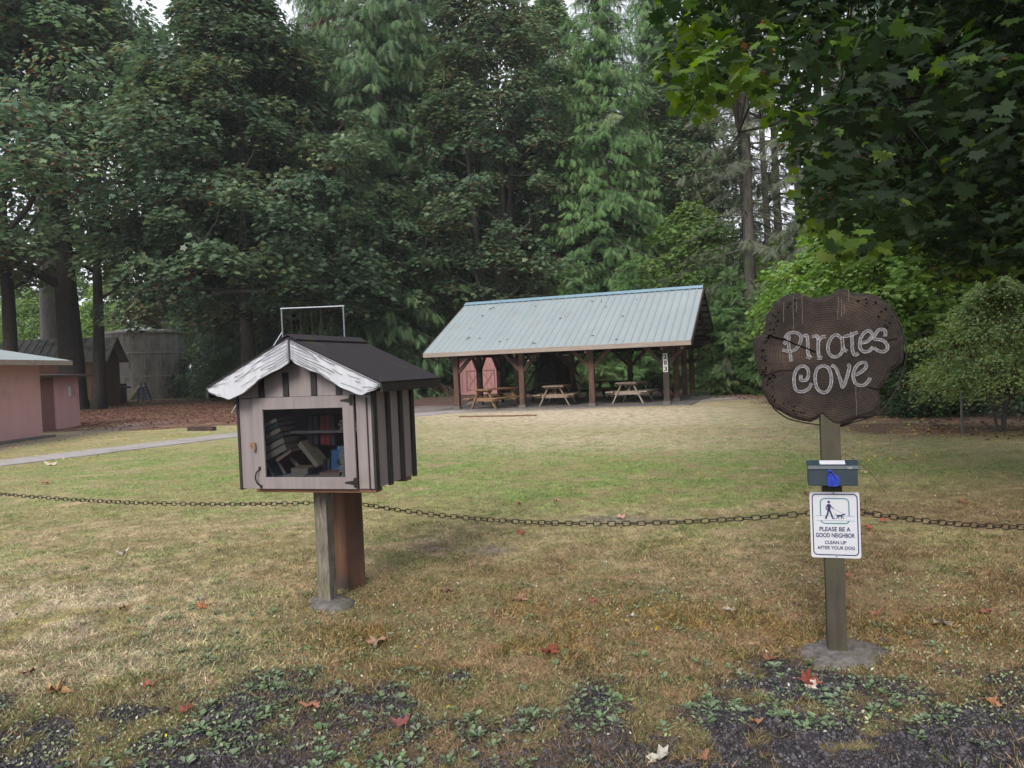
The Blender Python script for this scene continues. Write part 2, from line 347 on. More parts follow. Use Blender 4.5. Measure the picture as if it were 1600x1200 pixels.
def maple(name, label, cat, H, base, Rd, ncl, nl, ls, matn='maple', stems=1, tr=.5, clr=1.3, seed=1, bark='barkd', tmpl=None, group=None, squash=.62, droop=.5, brown=.08, lowbias=1.0, cone=.55):
    global rng
    rng = np.random.default_rng(seed)
    root = empty(name, (0, 0, 0), 0, label, cat, group)
    mb = MB(); stempts = []
    for s in range(stems):
        a = 2*math.pi*s/stems+rng.uniform(-.4, .4); sp = 0 if stems == 1 else Rd*.38
        lp = trunk_pts(H*(.93 if s == 0 else rng.uniform(.7, .9)), (sp*math.cos(a), sp*math.sin(a)), H*.015)
        off = Vector((math.cos(a), math.sin(a), 0))*(0 if stems == 1 else tr*.5)
        lp = [p+off for p in lp]; lp[0].z = -.3
        r_ = tr*(1 if stems == 1 else .55)
        k = len(lp); rad = [r_*(1-.92*i/(k-1)) for i in range(k)]; rad[0] *= 1.45
        lp.insert(1, lp[0].lerp(lp[1], .25)); rad.insert(1, r_*.98)
        mb.tube(lp, rad, 10); stempts.append(lp)
    # clump centres
    t = rng.random(ncl)**lowbias; ang = rng.uniform(0, 2*math.pi, ncl)
    prof = np.sin(np.pi*np.clip(.12+.88*t, 0, 1)**cone)**.75
    lump = .72+.5*vn(ang*1.3+seed, t*4.5, seed)
    rr = Rd*prof*lump*np.sqrt(rng.uniform(.2, 1, ncl))
    z = base+(H-base)*t
    C = np.stack([rr*np.cos(ang), rr*np.sin(ang), z], 1)
    nodes = []; par = []
    for sp in stempts:
        for tt in np.linspace(base*.8/H, .97, 26): nodes.append(list(at_t(sp, tt))); par.append(-1)
    nt0 = len(nodes); order = np.argsort(rr+.15*(z-base)); idm = {}
    NA = np.array(nodes)
    for i in order:
        dv = C[i]-NA; dd = np.linalg.norm(dv, axis=1)
        cost = dd+np.where(NA[:, 2] > C[i][2]-.15*dd, 1.5*(NA[:, 2]-C[i][2]+.25*dd).clip(0)+.4, 0)+np.where(np.arange(len(NA)) < nt0, dd*.10, 0)
        p_ = int(np.argmin(cost)); idm[len(NA)] = i; par.append(p_); NA = np.vstack([NA, C[i]])
    cnt = np.ones(len(NA))
    for k_ in range(len(NA)-1, nt0-1, -1):
        if par[k_] >= 0: cnt[par[k_]] += cnt[k_]
    for k_ in range(nt0, len(NA)):
        p0 = Vector(NA[par[k_]]); p1 = Vector(NA[k_]); L_ = (p1-p0).length
        q1 = p0.lerp(p1, .35)+Vector((0, 0, L_*.06))+Vector(rng.normal(0, .05*L_, 3)); q2 = p0.lerp(p1, .7)+Vector((0, 0, L_*.06))+Vector(rng.normal(0, .05*L_, 3))
        r1 = min(tr*.34, tr*.042*math.sqrt(cnt[k_])+.008); r0_ = r1 if par[k_] < nt0 else min(r1*1.1, tr*.34)
        mb.tube([p0, q1, q2, p1], [r0_*1.05, r1, r1*.9, r1*.75 if cnt[k_] > 1 else r1*.2], 5 if r1 > .05 else 4, cap=False)
    mb.build('trunk', M[bark], root, smooth=True)
    ci = np.repeat(np.arange(ncl), nl); n = len(ci)
    crad = clr*rng.uniform(.65, 1.3, ncl)[ci]
    rho = np.sqrt(rng.random(n)); th = rng.uniform(0, 2*np.pi, n)
    outd = np.stack([np.cos(ang), np.sin(ang), np.zeros(ncl)], 1)[ci]
    dxy = np.stack([np.cos(th), np.sin(th), np.zeros(n)], 1)
    P = C[ci]+dxy*(rho*crad)[:, None]
    P[:, 2] += -(rho**2)*crad*squash+rng.normal(0, .14, n)*crad-(P-C[ci])[:, :2].dot([0, 0])+0
    P[:, 2] -= droop*.5*np.sum((P-C[ci])*outd, 1)
    # second shell layer below for some
    N = nrm(np.array([0, 0, 1.])+outd*.75+dxy*(.25+.9*rho)[:, None]+rng.normal(0, .35, (n, 3)))
    A = nrm(dxy+outd*.5+np.array([0, 0, -.45])+rng.normal(0, .3, (n, 3)))
    base_t = rng.random(ncl)[ci]
    tint = np.clip(base_t*.45+rng.random(n)*.42, 0, .88)
    S = ls*rng.uniform(.65, 1.25, n)
    b = (rng.random(ncl) < brown*4)[ci] & (rng.random(n) < .28)
    tint[b] = rng.uniform(.92, 1, b.sum()); S[b] *= .6; P[b, 2] -= .12*clr
    T, Fc = tmpl or (LEAF3, LEAF3F)
    cards('crown', P, A, N, S, T, Fc, M[matn], root, tint=tint)
    return root
def conifer(name, label, cat, H, z0, Lmax, nb, ns, ss, matn='cedar', tr=.45, seed=1, hang=.8, droop=.35, sp=SPR, spf=SPRF, group=None, bark='barkg', dead=30, tilt=.25, skew=.8):
    global rng
    rng = np.random.default_rng(seed)
    root = empty(name, (0, 0, 0), 0, label, cat, group)
    mb = MB(); tp = trunk_pts(H, (0, 0), .15, 10); tp[0].z = -.3
    rad = [tr*(1-.96*i/9) for i in range(10)]; rad[0] *= 1.5
    tp.insert(1, tp[0].lerp(tp[1], .2)); rad.insert(1, tr)
    mb.tube(tp, rad, 10)
    Ps = []; As = []; Ns = []; Ts = []
    for i in range(nb):
        t = rng.random()**skew; z = z0+(H-z0)*t
        Lb = Lmax*(1-t)**.75*rng.uniform(.55, 1.1)+.3; a = rng.uniform(0, 2*math.pi)
        d = Vector((math.cos(a), math.sin(a), 0)); p0 = at_t(tp, z/H)
        rise = tilt*(1-2*(1-t))+rng.uniform(-.22, .22)
        pts = []
        for s in np.linspace(0, 1, 6):
            pts.append(p0+d*Lb*s+Vector((0, 0, Lb*(rise*s-droop*s*s+droop*.55*s**3))))
        r1 = .012*Lb+.008
        mb.tube(pts, [r1, r1*.9, r1*.7, r1*.5, r1*.35, r1*.15], 4, cap=False)
        k = max(4, int(ns*Lb/Lmax)); s = rng.uniform(.04, 1.02, k)**.85
        f = np.clip(s, 0, .999)*5; ii = f.astype(int); ff = (f-ii)[:, None]; PA = np.array([list(q) for q in pts])
        pos = PA[ii]*(1-ff)+PA[ii+1]*ff
        side = np.array([-d.y, d.x, 0.]); sg = rng.uniform(-1, 1, k)
        pos = pos+side*(sg*.35*Lb*.35*(1.2-s))[:, None]+rng.normal(0, .05, (k, 3))
        ax = np.array([d.x, d.y, 0])*rng.uniform(.1, .8)+side*(sg*.8)[:, None]+np.array([0, 0, -hang*rng.uniform(.6, 1.3)])+rng.normal(0, .38, (k, 3))
        Ps.append(pos); As.append(ax); Ns.append(np.tile(np.array([d.x, d.y, 0])*.8+np.array([0, 0, .45]), (k, 1))+rng.normal(0, .5, (k, 3)))
        Ts.append(np.clip(rng.random()*.45+rng.random(k)*.5+.15*(s-.5), 0, .94))
        if rng.random() < .02: Ts[-1][:] = 1
    for i in range(dead):
        z = rng.uniform(1.5, z0+H*.3); a = rng.uniform(0, 6.3); l = rng.uniform(.6, 2.2)
        p0 = at_t(tp, z/H); mb.tube([p0, p0+Vector((math.cos(a)*l*.6, math.sin(a)*l*.6, .05*l)), p0+Vector((math.cos(a)*l, math.sin(a)*l, -.25*l))], [.022, .014, .004], 4, cap=False)
    mb.build('trunk', M[bark], root, smooth=True)
    P = np.concatenate(Ps); n = len(P)
    cards('crown', P, np.concatenate(As), np.concatenate(Ns), ss*rng.uniform(.6, 1.3, n), sp, spf, M[matn], root, tint=np.concatenate(Ts))
    return root
def place(root, px, Y, rz=0, sc=1, label=None, group=None, z=0, dx=0):
    root.location = ((px-800)/F*Y+dx, Y, z); root.rotation_euler = (0, 0, rz); root.scale = (sc, sc, sc)
    if label: root['label'] = label
    if group: root['group'] = group
    elif 'group' in root.keys() and group is None and label: del root['group']
    return root
# ---------------------------------------------------------------- ground
def zg(X, Y):
    near = np.clip(1-(np.hypot(X, Y)-12)/10, 0, 1)
    return .02*near*(fbm(X, Y, 3.1, 3, 4)-.5)+.012*near*(fbm(X, Y, 14, 9, 2)-.5)
CLR = dict(tan=(.46, .34, .22), straw=(.56, .46, .34), lawn=(.32, .27, .135), green=(.19, .265, .075), brown=(.255, .16, .095), moss=(.25, .15, .04),
           gravel=(.048, .042, .047), litter=(.19, .09, .073), soil=(.07, .052, .04), dirt=(.24, .205, .19))
CLR = {k: np.array(v) for k, v in CLR.items()}
def blob(px, py, cx, cy, sx, sy): return np.exp(-(((px-cx)/sx)**2+((py-cy)/sy)**2))
def gmasks(X, Y):
    front = Y > .8
    Ys = np.where(front, Y, .8)
    px, py = proj(X, Ys, np.zeros_like(X))
    n1 = fbm(X, Y, .9, 11); n2 = fbm(X, Y, 3.2, 23); n3 = fbm(X, Y, 9, 37); n4 = fbm(X, Y, .28, 51)
    edge = 1085-.0*px-38*np.exp(-((px-1400)/350)**2)
    e = py+(n2-.5)*210+(n1-.5)*90+(n3-.5)*70-edge
    gv = sm(-10, 45, e)*sm(.36, .50, n2*.35+n3*.65+.0006*(py-1085)+.06*sm(900, 1500, px)-.10*blob(px, py, 0, 1050, 300, 120))
    gv = np.maximum(gv, sm(.70, .76, n2)*sm(1000, 1050, py)*.5)
    gv = gv*(1-.85*blob(px, py, 700, 1160, 230, 45)*sm(.4, .5, n3))
    return px, py, n1, n2, n3, n4, gv
def gcol(X, Y):
    px, py, n1, n2, n3, n4, gv = gmasks(X, Y)
    def mix(c, k, m): return c*(1-m[..., None])+CLR[k]*m[..., None]
    c = np.zeros(X.shape+(3,))+CLR['lawn']
    c = mix(c, 'tan', sm(.42, .60, n1*.4+n2*.3+n3*.3)*.85)
    c = mix(c, 'green', sm(.48, .62, n2*.5+n1*.3+n4*.2)*.55)
    gb = .7*blob(px, py, 850, 755, 700, 75)+blob(px, py, 300, 730, 260, 30)+.9*blob(px, py, 860, 730, 260, 50)+.7*blob(px, py, 1500, 730, 160, 22)+.6*blob(px, py, 1200, 740, 90, 40)+.5*blob(px, py, 230, 770, 160, 14)+.5*blob(px, py, 720, 920, 120, 30)
    c = mix(c, 'green', np.clip(gb, 0, 1)*sm(.3, .6, n2*.6+n3*.4)*.78)
    c = mix(c, 'straw', np.clip(blob(px, py, 900, 648, 330, 20)+.5*blob(px, py, 900, 690, 300, 18), 0, 1)*sm(.2, .5, n3))
    c = mix(c, 'brown', np.clip(sm(1050, 1450, px)*sm(720, 810, py), 0, 1)*sm(.3, .6, n2*.5+n1*.5)*.9)
    c = mix(c, 'brown', blob(px, py, 900, 880, 260, 45)*sm(.45, .6, n2)*.6)
    c = mix(c, 'brown', sm(840, 950, py)*sm(300, 600, px)*.75*sm(.3, .55, n3))
    c = mix(c, 'moss', np.clip(blob(px, py, 980, 990, 320, 60)+blob(px, py, 620, 1000, 120, 50)+.7*blob(px, py, 1500, 980, 180, 60), 0, 1)*sm(.42, .6, n2)*.75)
    c = mix(c, 'straw', np.clip(blob(px, py, 90, 950, 240, 55)+blob(px, py, 60, 1040, 260, 60), 0, 1)*sm(.36, .52, n2)*.85)
    c = mix(c, 'brown', blob(px, py, 800, 600+600*.95, 500, 70)*.3)
    d = np.hypot(X, Y)
    # far forest floor, beyond the lawn edge
    edge = np.where(X < -2, 30.5+np.clip((-2-X)*.1, 0, 3), 33)+(n1-.5)*4
    far = sm(0, 2, Y-edge)
    far = np.where((X < -8) & (X > -30) & (Y > 24.5+(n1-.5)*2), 1, far)
    rgt = sm(0, 1.2, (X-7.2)-np.clip((26-Y)*-.15+0, -2, 9)+(n1-.5)*2.2-.6)*sm(12.5, 14, Y)
    rgt = np.maximum(rgt, sm(8, 9.5, X+(n2-.5)))*sm(11, 13, Y)
    dirt = sm(-1, .5, -(np.hypot((X-1.8)/6.3, (Y-30.5)/4.6)-1)*4)
    c = mix(c, 'dirt', sm(26, 28, Y)*sm(-11, -8, X)*(1-sm(8, 10, X)))
    c = mix(c, 'dirt', dirt*.9)
    c = mix(c, 'litter', far*(1-sm(44, 52, Y))*sm(.25, .5, n3))
    c = mix(c, 'soil', np.clip(far*sm(40, 50, Y)+far*.5, 0, 1)*(X > -8))
    c = mix(c, 'soil', far*sm(.45, .65, n2)*.6)
    c = mix(c, 'litter', rgt*sm(.3, .5, n3)*.9); c = mix(c, 'soil', rgt*sm(.5, .62, n1)*.6)
    c = mix(c, 'dirt', np.exp(-((X+13.3)/.9)**2)*(Y > 14)*(Y < 29)*.7)
    # bare worn patches
    c = mix(c, 'dirt', np.clip(blob(px, py, 770, 860, 30, 6)+blob(px, py, 960, 812, 60, 6)+blob(px, py, 675, 856, 20, 7), 0, 1)*.8)
    c = mix(c, 'brown', sm(.25, .75, gv+n3*.3)*sm(1000, 1080, py)*.7); c = mix(c, 'gravel', gv)
    dd = np.clip(1.25-d/14, .25, 1); c = c*(1+(n3-.5)*1.1*dd)[..., None]*(1+(vn(X*23, Y*23, 5)-.5)*.4*dd)[..., None]
    return c
xs = np.concatenate([-np.geomspace(500, 6.05, 110), np.arange(-6, 6.001, .05), np.geomspace(6.05, 500, 110)])
ys = np.concatenate([-np.geomspace(300, 1.0, 25), np.arange(-.9, 2.2, .3), np.arange(2.3, 11, .05), np.geomspace(11.03, 60, 220), np.geomspace(60.5, 900, 60)])
GX, GY = np.meshgrid(xs, ys); nx, ny = len(xs), len(ys)
GZ = zg(GX, GY); cc = gcol(GX.ravel(), GY.ravel())
ii = (np.arange(ny-1)[:, None]*nx+np.arange(nx-1)[None, :]).ravel()
lp = np.stack([ii, ii+1, ii+nx+1, ii+nx], 1).ravel()
go = np_mesh('ground', np.stack([GX.ravel(), GY.ravel(), GZ.ravel()], 1), lp, np.arange(len(ii))*4, np.full(len(ii), 4), M['ground'], cols=cc, smooth=True)
tag(go, kind='structure')
def sample_view(n, y0, y1, power=1.0, margin=1.06):
    # uniform-ish in the picture: more near the camera
    u = rng.random(n); Y = 1/(1/y0+(1/y1-1/y0)*u**power)
    X = rng.uniform(-1, 1, n)*Y*(800/F)*margin+ .0
    return X, Y
# grass
rng = np.random.default_rng(3)
X, Y = sample_view(330000, 2.5, 17, .8)
px, py, n1, n2, n3, n4, gv = gmasks(X, Y)
keep = rng.random(len(X)) > gv*.93
pathm = np.zeros(len(X), bool)
X, Y, n3, n2 = X[keep], Y[keep], n3[keep], n2[keep]; n = len(X)
c = gcol(X, Y)*rng.uniform(.45, 1.9, (n, 1))
gr = rng.random(n) < .16; c[gr] = c[gr]*np.array([.62, 1.0, .55]); dry = rng.random(n) < .22
c[dry] = c[dry]*.4+np.array([.40, .32, .2])*.6
S = rng.uniform(.013, .036, n)*(1+Y*.035)*(.6+.9*n2)
A = np.stack([rng.normal(0, .9, n), rng.normal(0, .9, n), rng.uniform(.25, 1, n)], 1)
N = unit(n)
wd = .055
BL = [(-wd, 0, 0), (wd, 0, 0), (wd*.6, .6, .08), (0, 1, .22), (-wd*.6, .6, .08)]
tag(cards('lawn_grass', np.stack([X, Y, zg(X, Y)-.001], 1), A, N, S, BL, [[0, 1, 2, 3, 4]], M['blade'], cols=c), 'short dry patchy grass growing over the whole lawn', 'grass', kind='stuff')
# longer tufts
X0, Y0 = sample_view(2300, 2.6, 7.5, .8)
*_, gv = gmasks(X0, Y0); cl = fbm(X0, Y0, 2.2, 66); k = rng.random(len(X0)) < sm(.45, .6, cl)*(1-.55*gv); X0, Y0 = X0[k], Y0[k]
i = np.repeat(np.arange(len(X0)), 34); n = len(i); rr = np.abs(rng.normal(0, .045, n)); th = rng.uniform(0, 6.28, n)
X = X0[i]+rr*np.cos(th); Y = Y0[i]+rr*np.sin(th); gt = rng.random(len(X0))[i][:, None]
c = (np.array([.42, .30, .17])*(gt > .3)+np.array([.15, .2, .06])*(gt <= .3))*rng.uniform(.5, 1.5, (n, 1))
tag(cards('grass_tufts', np.stack([X, Y, zg(X, Y)-.001], 1), np.stack([np.cos(th), np.sin(th), rng.uniform(.3, 1.6, n)], 1), unit(n), rng.uniform(.015, .045, n), [(-.035, 0, 0), (.035, 0, 0), (.02, .6, .08), (0, 1, .25), (-.02, .6, .08)], [[0, 1, 2, 3, 4]], M['blade'], cols=c), 'longer dry grass tufts along the front gravel', 'grass', kind='stuff')
# gravel
X, Y = sample_view(90000, 2.5, 6.2, .7)
*_, gv = gmasks(X, Y); k = rng.random(len(X)) < gv*1.0+.02; X, Y = X[k], Y[k]; n = len(X)
OCT = [(1, 0, 0), (0, 1, 0), (-1, 0, 0), (0, -1, 0), (.1, .1, .8), (0, 0, -.6)]
OCF = [[0, 1, 4], [1, 2, 4], [2, 3, 4], [3, 0, 4], [1, 0, 5], [2, 1, 5], [3, 2, 5], [0, 3, 5]]
S = rng.gamma(3, .0017, n)+.0012; g_ = rng.uniform(.022, .105, (n, 1)); c = g_*np.array([1, .92, 1.02])
c[rng.random(n) < .03] *= 2.2
tag(cards('gravel', np.stack([X, Y, zg(X, Y)+.001], 1), unit(n), unit(n), S, OCT, OCF, M['stone'], cols=c), 'dark crushed gravel showing between weeds at the front edge', 'gravel', kind='stuff')
# weeds: rosettes
X, Y = sample_view(6500, 2.6, 7.5, .8)
px, py, n1, n2, n3, n4, gv = gmasks(X, Y)
cl = fbm(X, Y, 1.5, 77)
pr = np.clip(gv*1.3+.15, 0, 1)*sm(.40, .62, cl)*sm(960, 1060, py)*.75+.10*sm(.55, .65, cl)+.5*blob(px, py, 290, 945, 60, 25)+.5*blob(px, py, 380, 1010, 120, 50)
k = rng.random(len(X)) < pr; X, Y = X[k], Y[k]; m_ = len(X); nlf = 8
rs = .012+.026*rng.random(m_)**1.6
i = np.repeat(np.arange(m_), nlf); n = len(i); th = rng.uniform(0, 6.28, n); el = rng.uniform(.05, .7, n)
A = np.stack([np.cos(th), np.sin(th), el], 1); N = np.stack([-np.cos(th)*el, -np.sin(th)*el, np.ones(n)], 1)+rng.normal(0, .2, (n, 3))
P = np.stack([X[i], Y[i], zg(X[i], Y[i])+.004], 1)+A*(.2*rs[i])[:, None]
b_ = rng.random(m_)[i][:, None]
c = (np.array([.18, .215, .15])*(1-b_)+np.array([.12, .19, .085])*b_)*rng.uniform(.7, 1.35, (n, 1))
WOV = [(0, 0, 0), (.10, .25, .02), (.27, .55, .05), (.22, .85, .02), (0, 1, -.06), (-.22, .85, .02), (-.27, .55, .05), (-.10, .25, .02)]
tag(cards('broadleaf_weeds', P, A, N, rs[i]*rng.uniform(.6, 1.2, n), WOV, [[0, 1, 2, 3, 4], [0, 4, 5, 6, 7]], M['weed'], cols=c), 'low grey green broadleaf weeds creeping over the gravel', 'weeds', kind='stuff')
# clover / small lawn weeds
X, Y = sample_view(60000, 3, 17, .9)
cl = fbm(X, Y, 1.1, 91); k = rng.random(len(X)) < sm(.46, .62, cl)*.6+.12; X, Y = X[k], Y[k]; n = len(X)
th = rng.uniform(0, 6.28, n); A = np.stack([np.cos(th), np.sin(th), rng.uniform(.1, .9, n)], 1)
c = np.array([.17, .20, .10])*rng.uniform(.5, 2.0, (n, 1)); pale = rng.random(n) < .14; c[pale] = np.array([.42, .40, .28])*rng.uniform(.7, 1.2, (pale.sum(), 1)); wv = rng.random(n) < .014; c[wv] = (.62, .6, .52); yl = rng.random(n) < .006; c[yl] = (.7, .5, .02)
tag(cards('clover', np.stack([X, Y, zg(X, Y)+.006], 1), A, nrm(np.array([0, 0, 1.])+rng.normal(0, .4, (n, 3))), rng.uniform(.008, .020, n)*(1+Y*.03), OV, OVF, M['weed'], cols=c), 'small clover leaves scattered through the lawn', 'ground cover', kind='stuff')
# fallen yellow leaf scatter near right trees + under left trees (uncountable)
def scatter(name, label, n, xr, yr, pal, s, dens=None):
    X = rng.uniform(*xr, n); Y = rng.uniform(*yr, n)
    if dens is not None:
        k = rng.random(n) < dens(X, Y); X, Y = X[k], Y[k]; n = len(X)
    c = np.array(pal)[rng.integers(0, len(pal), n)]*rng.uniform(.6, 1.3, (n, 1))
    tag(cards(name, np.stack([X, Y, zg(X, Y)+.015], 1), unit(n)*np.array([1, 1, .25]), nrm(np.array([0, 0, 1.])+rng.normal(0, .35, (n, 3))), rng.uniform(*s, n), LEAF3, LEAF3F, M['litter'], cols=c), label, 'leaf litter', kind='stuff')
scatter('leaf_litter', 'reddish brown leaf litter under the big maples', 60000, (-34, -6.5), (24, 62), [(.16, .065, .052), (.19, .085, .065), (.10, .05, .042), (.26, .14, .085)], (.03, .085), lambda X, Y: sm(24.5, 27, Y+(fbm(X, Y, .5, 5)-.5)*5))
scatter('leaf_litter', 'brown leaf litter along the right edge of the lawn', 9000, (6, 22), (12, 34), [(.16, .06, .045), (.2, .09, .06), (.09, .05, .04)], (.04, .1), lambda X, Y: sm(7.4, 9, X+(fbm(X, Y, .6, 5)-.5)*3-.0*(Y-20)))
scatter('yellow_leaf_scatter', 'tiny yellow leaves strewn on the lawn near the wire fence', 1100, (4, 12), (10, 19), [(.75, .5, .06), (.6, .42, .08)], (.025, .05), lambda X, Y: sm(.35, .6, fbm(X, Y, .7, 15))*sm(3, 8, X-.0*Y))
scatter('yellow_leaf_scatter', 'tiny yellow leaves strewn between the path and the pink sheds', 500, (-14, -8), (14, 24), [(.6, .42, .08), (.5, .4, .1)], (.03, .06))
# path
cp = smooth_line([(-17, 4.5), (-13.2, 10.2), (-10.2, 15.2), (-7.3, 20.2), (-4.4, 24.6), (-1.8, 27.2)], 8)
pm = MB(); v = []; pw = .62
for i, p in enumerate(cp):
    a = np.array(cp[max(i-1, 0)]); b = np.array(cp[min(i+1, len(cp)-1)]); d = (b-a)/np.linalg.norm(b-a); nn = np.array([-d[1], d[0]])
    wv_ = pw+rng.uniform(-.03, .03)
    for s in (-1, 1):
        q = np.array(p)+s*nn*wv_; v += [(q[0], q[1], -.05), (q[0], q[1], .022)]
fs = []
for i in range(len(cp)-1):
    a = i*4; b = a+4; fs += [(a+1, a+3, b+3, b+1), (a, a+1, b+1, b), (a+2, b+2, b+3, a+3)]
pm.add(v, fs).build('path', M['path'])['kind'] = 'structure'
ap = MB().add([(4.7, 26.3, .012), (7.6, 28.6, .012), (8.3, 28.2, .012), (5.3, 25.9, .012), (4.7, 26.3, -.05), (7.6, 28.6, -.05), (8.3, 28.2, -.05), (5.3, 25.9, -.05)], [(0, 1, 2, 3), (0, 3, 7, 4), (1, 0, 4, 5), (2, 1, 5, 6), (3, 2, 6, 7)]).build('path', M['path']); ap['kind'] = 'structure'
# ---------------------------------------------------------------- little library
LX = empty('little_library', (-1.292, 4.75, 0), -.277, 'mauve grey roofed book box with striped sides and glass door, on a post', 'book exchange box')
wt, wb, hw, dp = 1.388, .799, .46, .60      # eave, bottom, half width, depth
th = .018
pk = wt+.20
def box_part(name, c, d, m, par, bev=.002): return MB().box(c, d).build(name, M[m], par, bev)
o = MB(); o.box((-hw+th/2, dp/2, (wt+wb)/2), (th, dp-.004, wt-wb)); o.build('side_wall', M['paint'], LX)
o = MB(); o.box((hw-th/2, dp/2, (wt+wb)/2), (th, dp-.004, wt-wb)); o.build('side_wall', M['paint'], LX)
o = MB(); o.prism([(-hw+th, wb), (hw-th, wb), (hw-th, wt), (0, wt+.2), (-hw+th, wt)], dp-th, dp-.003); o.build('back_wall', M['paint'], LX)
box_part('floor_board', (0, dp/2, wb+.052), (2*hw-2*th-.002, dp-2*th-.002, .018), 'paint', LX)
for s in (-1, 1): MB().box((s*.409, -.001, 1.083), (.10, .02, .568)).build('front_frame', M['paint'], LX, .002)
MB().prism([(-hw, 1.372), (hw, 1.372), (hw, wt+.004), (.02, pk+.01), (-.02, pk+.01), (-hw, wt+.004)], -.012, .008).build('gable_board', M['paint'], LX)
for x in (-.2844, -.1101, .0851, .2543): MB().box((x, -.018, 1.372+.075), (.038, .012, .15)).build('gable_batten', M['batten'], LX, .002)
for s in (-1, 1):
    for y in (.012, .205, .395, .583): MB().box((s*(hw+.008), y, (wt+wb)/2-.003), (.016, .05, wt-wb+.012)).build('side_batten', M['batten'], LX, .002)
MB().box((hw-.028, -.014, (wt+wb)/2-.02), (.008, .006, .56)).build('corner_trim', M['batten'], LX)
MB().box((-hw-.004, -.013, (wt+wb)/2), (.016, .012, .58)).build('corner_trim', M['batten'], LX)
mb = MB().box((.045, .05, wb-.014), (.83, .09, .026)).box((.045, dp-.1, wb-.014), (.83, .09, .026)); mb.build('base_board', M['rawwood'], LX, .003)
# door
D = MB(); zt_, zb_ = 1.370, .800; gx, gz0, gz1 = .2765, .872, 1.296
D.box((-.3135, -.020, (zt_+zb_)/2), (.0725, .018, zt_-zb_)).box((.3135, -.020, (zt_+zb_)/2), (.0725, .018, zt_-zb_))
D.box((0, -.020, (zt_+gz1)/2), (.554, .0178, zt_-gz1)).box((0, -.020, (zb_+gz0)/2), (.554, .0178, gz0-zb_))
door = D.build('door', M['paint'], LX, .0015)
MB().box((0, -.016, (gz0+gz1)/2), (.553, .003, gz1-gz0-.001)).build('glass_pane', M['glass'], door)
for z_, x_ in ((1.339, .33), (.8395, .335)):
    MB().prism([(x_-.062, z_-.004), (x_-.062, z_+.004), (x_, z_+.014), (x_, z_-.014)], -.033, -.0292).box((x_+.011, -.031, z_), (.014, .006, .062)).tube([(x_+.003, -.034, z_-.026), (x_+.003, -.034, z_+.026)], .004).build('hinge', M['iron'], door)
hp = smooth_line([(-.315, -.03, .925), (-.328, -.048, .905), (-.334, -.052, .872), (-.326, -.048, .838), (-.31, -.03, .818)], 4)
MB().tube(hp, .005, 8).box((-.315, -.031, .93), (.016, .004, .02)).box((-.31, -.031, .814), (.016, .004, .02)).build('handle', M['iron'], door, smooth=False)
MB().box((-.349, -.036, 1.083), (.034, .012, .018)).box((-.34, -.037, 1.064), (.02, .016, .03)).tube([(-.34, -.045, 1.05), (-.34, -.045, 1.035)], .008).tube([(-.366, -.036, 1.088), (-.366, -.036, 1.06)], .005).build('latch', M['brass'], LX, .002)
# interior shelf
box_part('shelf', (.085, .36, 1.135), (.70, .42, .016), 'paint', LX)
# roof
rw, ze, zr, fo, ro = .588, 1.45, 1.734, .135, .19
def roof_slab(s):
    return MB().prism([(0, zr), (s*rw, ze), (s*rw, ze-.022), (0, zr-.026)], -fo, dp+ro)
rf = MB()
for s in (-1, 1):
    rf.prism([(0, zr-.012), (s*rw, ze-.012), (s*rw, ze-.034), (0, zr-.036)], -fo, dp+ro)
roof = rf.build('roof', M['batten'], LX)
for s in (-1, 1):
    MB().prism([(s*.001, zr+.0), (s*(rw+.014), ze-.004), (s*(rw+.012), ze-.011), (s*.001, zr-.0095)], -fo-.012, dp+ro+.01).build('shingles', M['shingle'], roof)
MB().prism([(-.058, zr-.022), (0, zr+.012), (.058, zr-.022), (.058, zr-.014), (0, zr+.020), (-.058, zr-.014)], -fo-.016, dp+ro+.014).build('ridge_cap', M['shingle'], roof)
for s in (-1, 1):
    MB().bar((s*(rw+.004), -fo, ze-.04), (s*(rw+.004), dp+ro, ze-.04), .016, .052).build('fascia', M['batten'], roof)
bl = [(0.0, 1.600), (-0.0028, 1.577), (-0.0536, 1.5501), (-0.1099, 1.528), (-0.1553, 1.5103), (-0.2126, 1.4831), (-0.2594, 1.4505), (-0.3064, 1.4177), (-0.3705, 1.3901), (-0.4288, 1.372), (-0.4682, 1.388), (-0.5141, 1.3944), (-0.5593, 1.4157), (-0.5812, 1.4413)]
br = [(0.018, 1.600), (0.041, 1.58), (0.0884, 1.554), (0.1515, 1.5276), (0.2039, 1.5065), (0.2657, 1.4709), (0.3167, 1.4359), (0.3678, 1.4105), (0.4189, 1.39), (0.4698, 1.3724), (0.5117, 1.3871), (0.5585, 1.3997), (0.5899, 1.4173), (0.5984, 1.437)]
